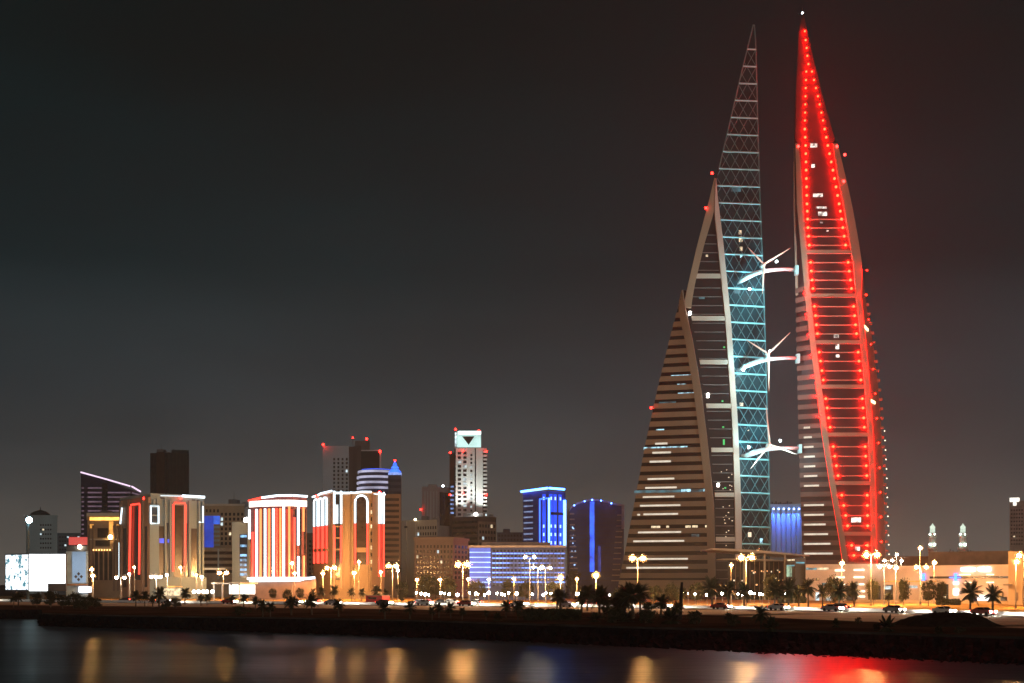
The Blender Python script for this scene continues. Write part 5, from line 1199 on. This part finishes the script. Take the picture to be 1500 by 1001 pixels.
for i, (x, tp, bs, w_) in enumerate(((1129, 841, 887, 0.55), (1223, 846, 888, 0.6), (1279, 848, 887, 0.5), (1323, 849, 887, 0.45), (1360, 850, 888, 0.6), (1379, 853, 888, 0.5), (590, 852, 881, 0.7), (624, 842, 878, 0.8), (638, 846, 878, 0.8), (655, 848, 879, 0.7), (660, 857, 882, 0.6), (700, 851, 881, 0.8), (745, 850, 881, 0.8), (770, 852, 881, 0.7), (812, 852, 883, 0.8), (840, 835, 878, 0.5), (963, 858, 886, 0.7), (985, 856, 886, 0.6), (1020, 853, 886, 0.7), (905, 862, 886, 0.7), (400, 862, 880, 0.7), (420, 864, 880, 0.7), (440, 861, 880, 0.7), (588, 872, 882, 0.8))):
    place(TREE[i % 2], x, tp, bs, 'leafy street tree beyond the road', G3, width=w_)
for i, (x, tp, bs, w_) in enumerate(((1375, 818, 873, 0.5), (1391, 812, 873, 0.45), (1404, 813, 873, 0.45), (1416, 810, 873, 0.45))):
    place(TREE[i % 2], x, tp, bs, 'dark tree behind the mall roof', 'dark trees behind the mall', width=w_)
for i, (x, tp, bs, w_) in enumerate(((92, 872, 892, 0.9), (108, 869, 892, 0.9), (128, 872, 893, 1.0), (140, 876, 892, 1.0), (54, 868, 890, 0.8), (74, 866, 890, 0.8), (246, 878, 892, 0.9), (258, 876, 892, 0.9), (890, 876, 904, 0.9), (905, 874, 903, 0.9), (949, 882, 910, 0.9))):
    place(TREE[i % 2], x, tp, bs, 'dark bushy shore tree', 'dark bushy trees on the shore strip', width=w_)
for i, (x, tp, bs, w_) in enumerate(((505, 900, 909, 1), (581, 897, 909, 1), (729, 898, 910, 1), (775, 892, 909, 1.2), (870, 898, 911, 1.2), (900, 894, 912, 1.2), (918, 896, 911, 1.2), (947, 896, 913, 1.1), (983, 892, 914, 1.1), (1017, 896, 914, 0.9), (1129, 905, 926, 0.8), (1074, 902, 917, 0.8), (1225, 907, 919, 0.8), (1257, 905, 914, 0.7), (1299, 903, 925, 0.9), (352, 889, 902, 1.4), (240, 884, 892, 1.2), (1284, 914, 924, 0.8), (1375, 918, 928, 1.2), (1405, 919, 928, 1.2), (835, 896, 909, 1.2), (120, 880, 893, 1.3))):
    place(BUSH[i % 2], x, tp, bs, 'dark low shore shrub', 'dark shrubs on the shore strip', 'shore_shrub', w_)
for p in protos:
    if p.name not in usedp and p.parent is None and p.location.length < 0.01:
        for c in list(p.children): bpy.data.objects.remove(c)
        bpy.data.objects.remove(p)
def hedge(x0, x1, top, base, label):
    d = CH * F / (base - HY); h = Z(top, d); a, c = at(x0, d), at(x1, d); mb = MB(); rr = random.Random(int(x0))
    for k in range(3600):
        p = Vector((rr.uniform(a.x, c.x), d + rr.uniform(0, 3), h * rr.random() ** 0.6 * (0.85 + 0.2 * math.sin(rr.uniform(0, 6)))))
        n_ = Vector((rr.gauss(0, 1), rr.gauss(0, 1), rr.gauss(0, 1))).normalized(); u = n_.orthogonal().normalized() * 0.2; w_ = n_.cross(u) * 0.7
        mb.add([p - u, p + w_, p + u, p - w_], [(0, 1, 2, 3)])
    tag(mb.build('hedge', LEAF), label, 'hedge')
hedge(768, 852, 893, 909, 'long dark hedge on the shore strip below the blue lit building')
hedge(1142, 1182, 875, 884, 'clipped dark hedge beyond the road between the twin towers'); hedge(1376, 1408, 878, 887, 'clipped dark hedge in front of the mall doorway')
# dark post, mound of earth
t = thing('bare_post', 'thick dark leaning trunk like post standing among the shore palms', 'post', at(998, 195))
mb = MB(); b0 = at(996.5, 195); mb.tube([b0, b0 + Vector((0.1, 0, 3)), at(999, 195, Z(853, 195))], [0.3, 0.27, 0.2], 9); mb.build('trunk', mat('black post', (0.02, 0.018, 0.018), 0.9), t)
mb = MB(); nx, ny = 80, 26; x0, x1 = X(1322, 165), X(1450, 165); prof = poly_at([(0, 0), (0.06, 0.3), (0.13, 0.62), (0.18, 0.75), (0.26, 0.72), (0.36, 0.95), (0.5, 1.0), (0.58, 0.93), (0.68, 1.0), (0.8, 0.9), (0.88, 0.55), (0.95, 0.2), (1, 0)])
from mathutils import noise as mnoise
hm_ = Z(897, 165)
for j in range(ny + 1):
    for i in range(nx + 1):
        u, v = i / nx, j / ny; xx = x0 + (x1 - x0) * u; yy = 158 + 14 * v
        w_ = math.sin(math.pi * v) ** 0.7 if 0 < v < 1 else 0
        z = hm_ * prof(u) * w_ + (0.28 * mnoise.noise(Vector((xx * 0.9, yy * 0.9, 0))) + 0.12 * mnoise.noise(Vector((xx * 3, yy * 3, 2)))) * (prof(u) * w_) ** 0.5 - 0.02
        mb.v.append(Vector((xx, yy, z)))
for j in range(ny):
    for i in range(nx): a = j * (nx + 1) + i; mb.f.append((a, a + 1, a + nx + 2, a + nx + 1))
tag(mb.build('earth_mound', mat('dark loose soil', (0.035, 0.023, 0.017), 0.95, 0, 0.4, 1.2, 0.6, spec=0)), 'large flat topped heap of dark soil near the water at right', 'earth mound')

# ------------------------------------------------------------------ traffic on the far carriageway
PAINT = [mat(f'{n} car paint', c, 0.35, 0.2, 0.03, 1, spec=0.5) for n, c in (('white', (0.6, 0.6, 0.58)), ('silver', (0.35, 0.35, 0.36)), ('dark', (0.03, 0.03, 0.035)), ('red', (0.3, 0.03, 0.03)))]
HEAD = emit('headlight glass', (1, 0.88, 0.7), 1700); TAIL = emit('tail light glass', (1, 0.04, 0.02), 60); TYRE = mat('tyre rubber', (0.02, 0.02, 0.02), 0.9)
def car_proto():
    t = thing('car', None, 'car', (0, 0, 0))
    prof = [(-2.2, 0.35), (-2.25, 0.75), (-2.1, 0.98), (-1.5, 1.03), (-0.9, 1.42), (0.5, 1.45), (1.15, 1.0), (2.0, 0.88), (2.22, 0.65), (2.2, 0.35)]
    wid = [0.8, 0.86, 0.86, 0.86, 0.68, 0.66, 0.82, 0.84, 0.82, 0.8]
    mb = MB(); n = len(prof)
    L_ = [Vector((x, -w_, z)) for (x, z), w_ in zip(prof, wid)]; R_ = [Vector((x, w_, z)) for (x, z), w_ in zip(prof, wid)]
    mb.add(L_ + R_, [tuple(range(n))[::-1], tuple(range(n, 2 * n))] + [(i, (i + 1) % n, n + (i + 1) % n, n + i) for i in range(n)]); mb.build('body', PAINT[0], t)
    mb = MB()
    for s_ in (-1, 1):
        mb.add([(-1.2, s_ * 0.83, 1.06), (-0.85, s_ * 0.70, 1.37), (0.42, s_ * 0.685, 1.39), (0.95, s_ * 0.82, 1.05)], [(0, 1, 2, 3)])
    mb.add([(0.56, -0.62, 1.425), (0.56, 0.62, 1.425), (1.14, 0.74, 1.03), (1.14, -0.74, 1.03)], [(0, 1, 2, 3)]); mb.add([(-0.96, -0.62, 1.41), (-0.96, 0.62, 1.41), (-1.5, 0.74, 1.06), (-1.5, -0.74, 1.06)], [(0, 1, 2, 3)])
    mb.build('window', GLASS, t)
    for x in (-1.35, 1.35):
        for s_ in (-1, 1):
            mb = MB(); mb.tube([(x, s_ * 0.66, 0.32), (x, s_ * 0.88, 0.32)], 0.32, 12); mb.build('wheel', TYRE, t)
    for s_ in (-1, 1):
        mb = MB(); mb.sph((2.18, s_ * 0.58, 0.68), 0.15, 8, 5); mb.build('headlight', HEAD, t); mb = MB(); mb.box(-2.28, -2.2, s_ * 0.7 - 0.12, s_ * 0.7 + 0.12, 0.72, 0.88); mb.build('tail_light', TAIL, t)
    return t
car0 = car_proto(); first = True
def put_car(px, off, toward, k):
    global first
    c = car0 if first else copy_tree(car0); first = False
    p, tt, n = road_pt(px, off, 0.03); a = math.atan2(tt.y, tt.x) + (0 if toward else math.pi)
    c.location = p; c.rotation_euler = (0, 0, a); c['group'] = 'cars on the waterfront road'
    for ch in c.children:
        if ch.name.startswith('body'):
            if k: ch.data = ch.data.copy(); ch.data.materials[0] = PAINT[k]
    label_later(c, ('oncoming car with headlights' if toward else 'departing car with tail lights'), px)
px = -20; i = 0
while px < 1490:
    if not (60 < px < 175): put_car(px, -3.6, True, (0, 1, 2, 0, 3)[i % 5])
    px += R.uniform(52, 100); i += 1
for i, px in enumerate((150, 430, 585, 600, 618, 632, 668, 830, 1190)): put_car(px, 9.5, False, (2, 0, 1, 3)[i % 4])
flush_labels()
for o in bpy.data.objects:
    if 'window_count' in o: del o['window_count']
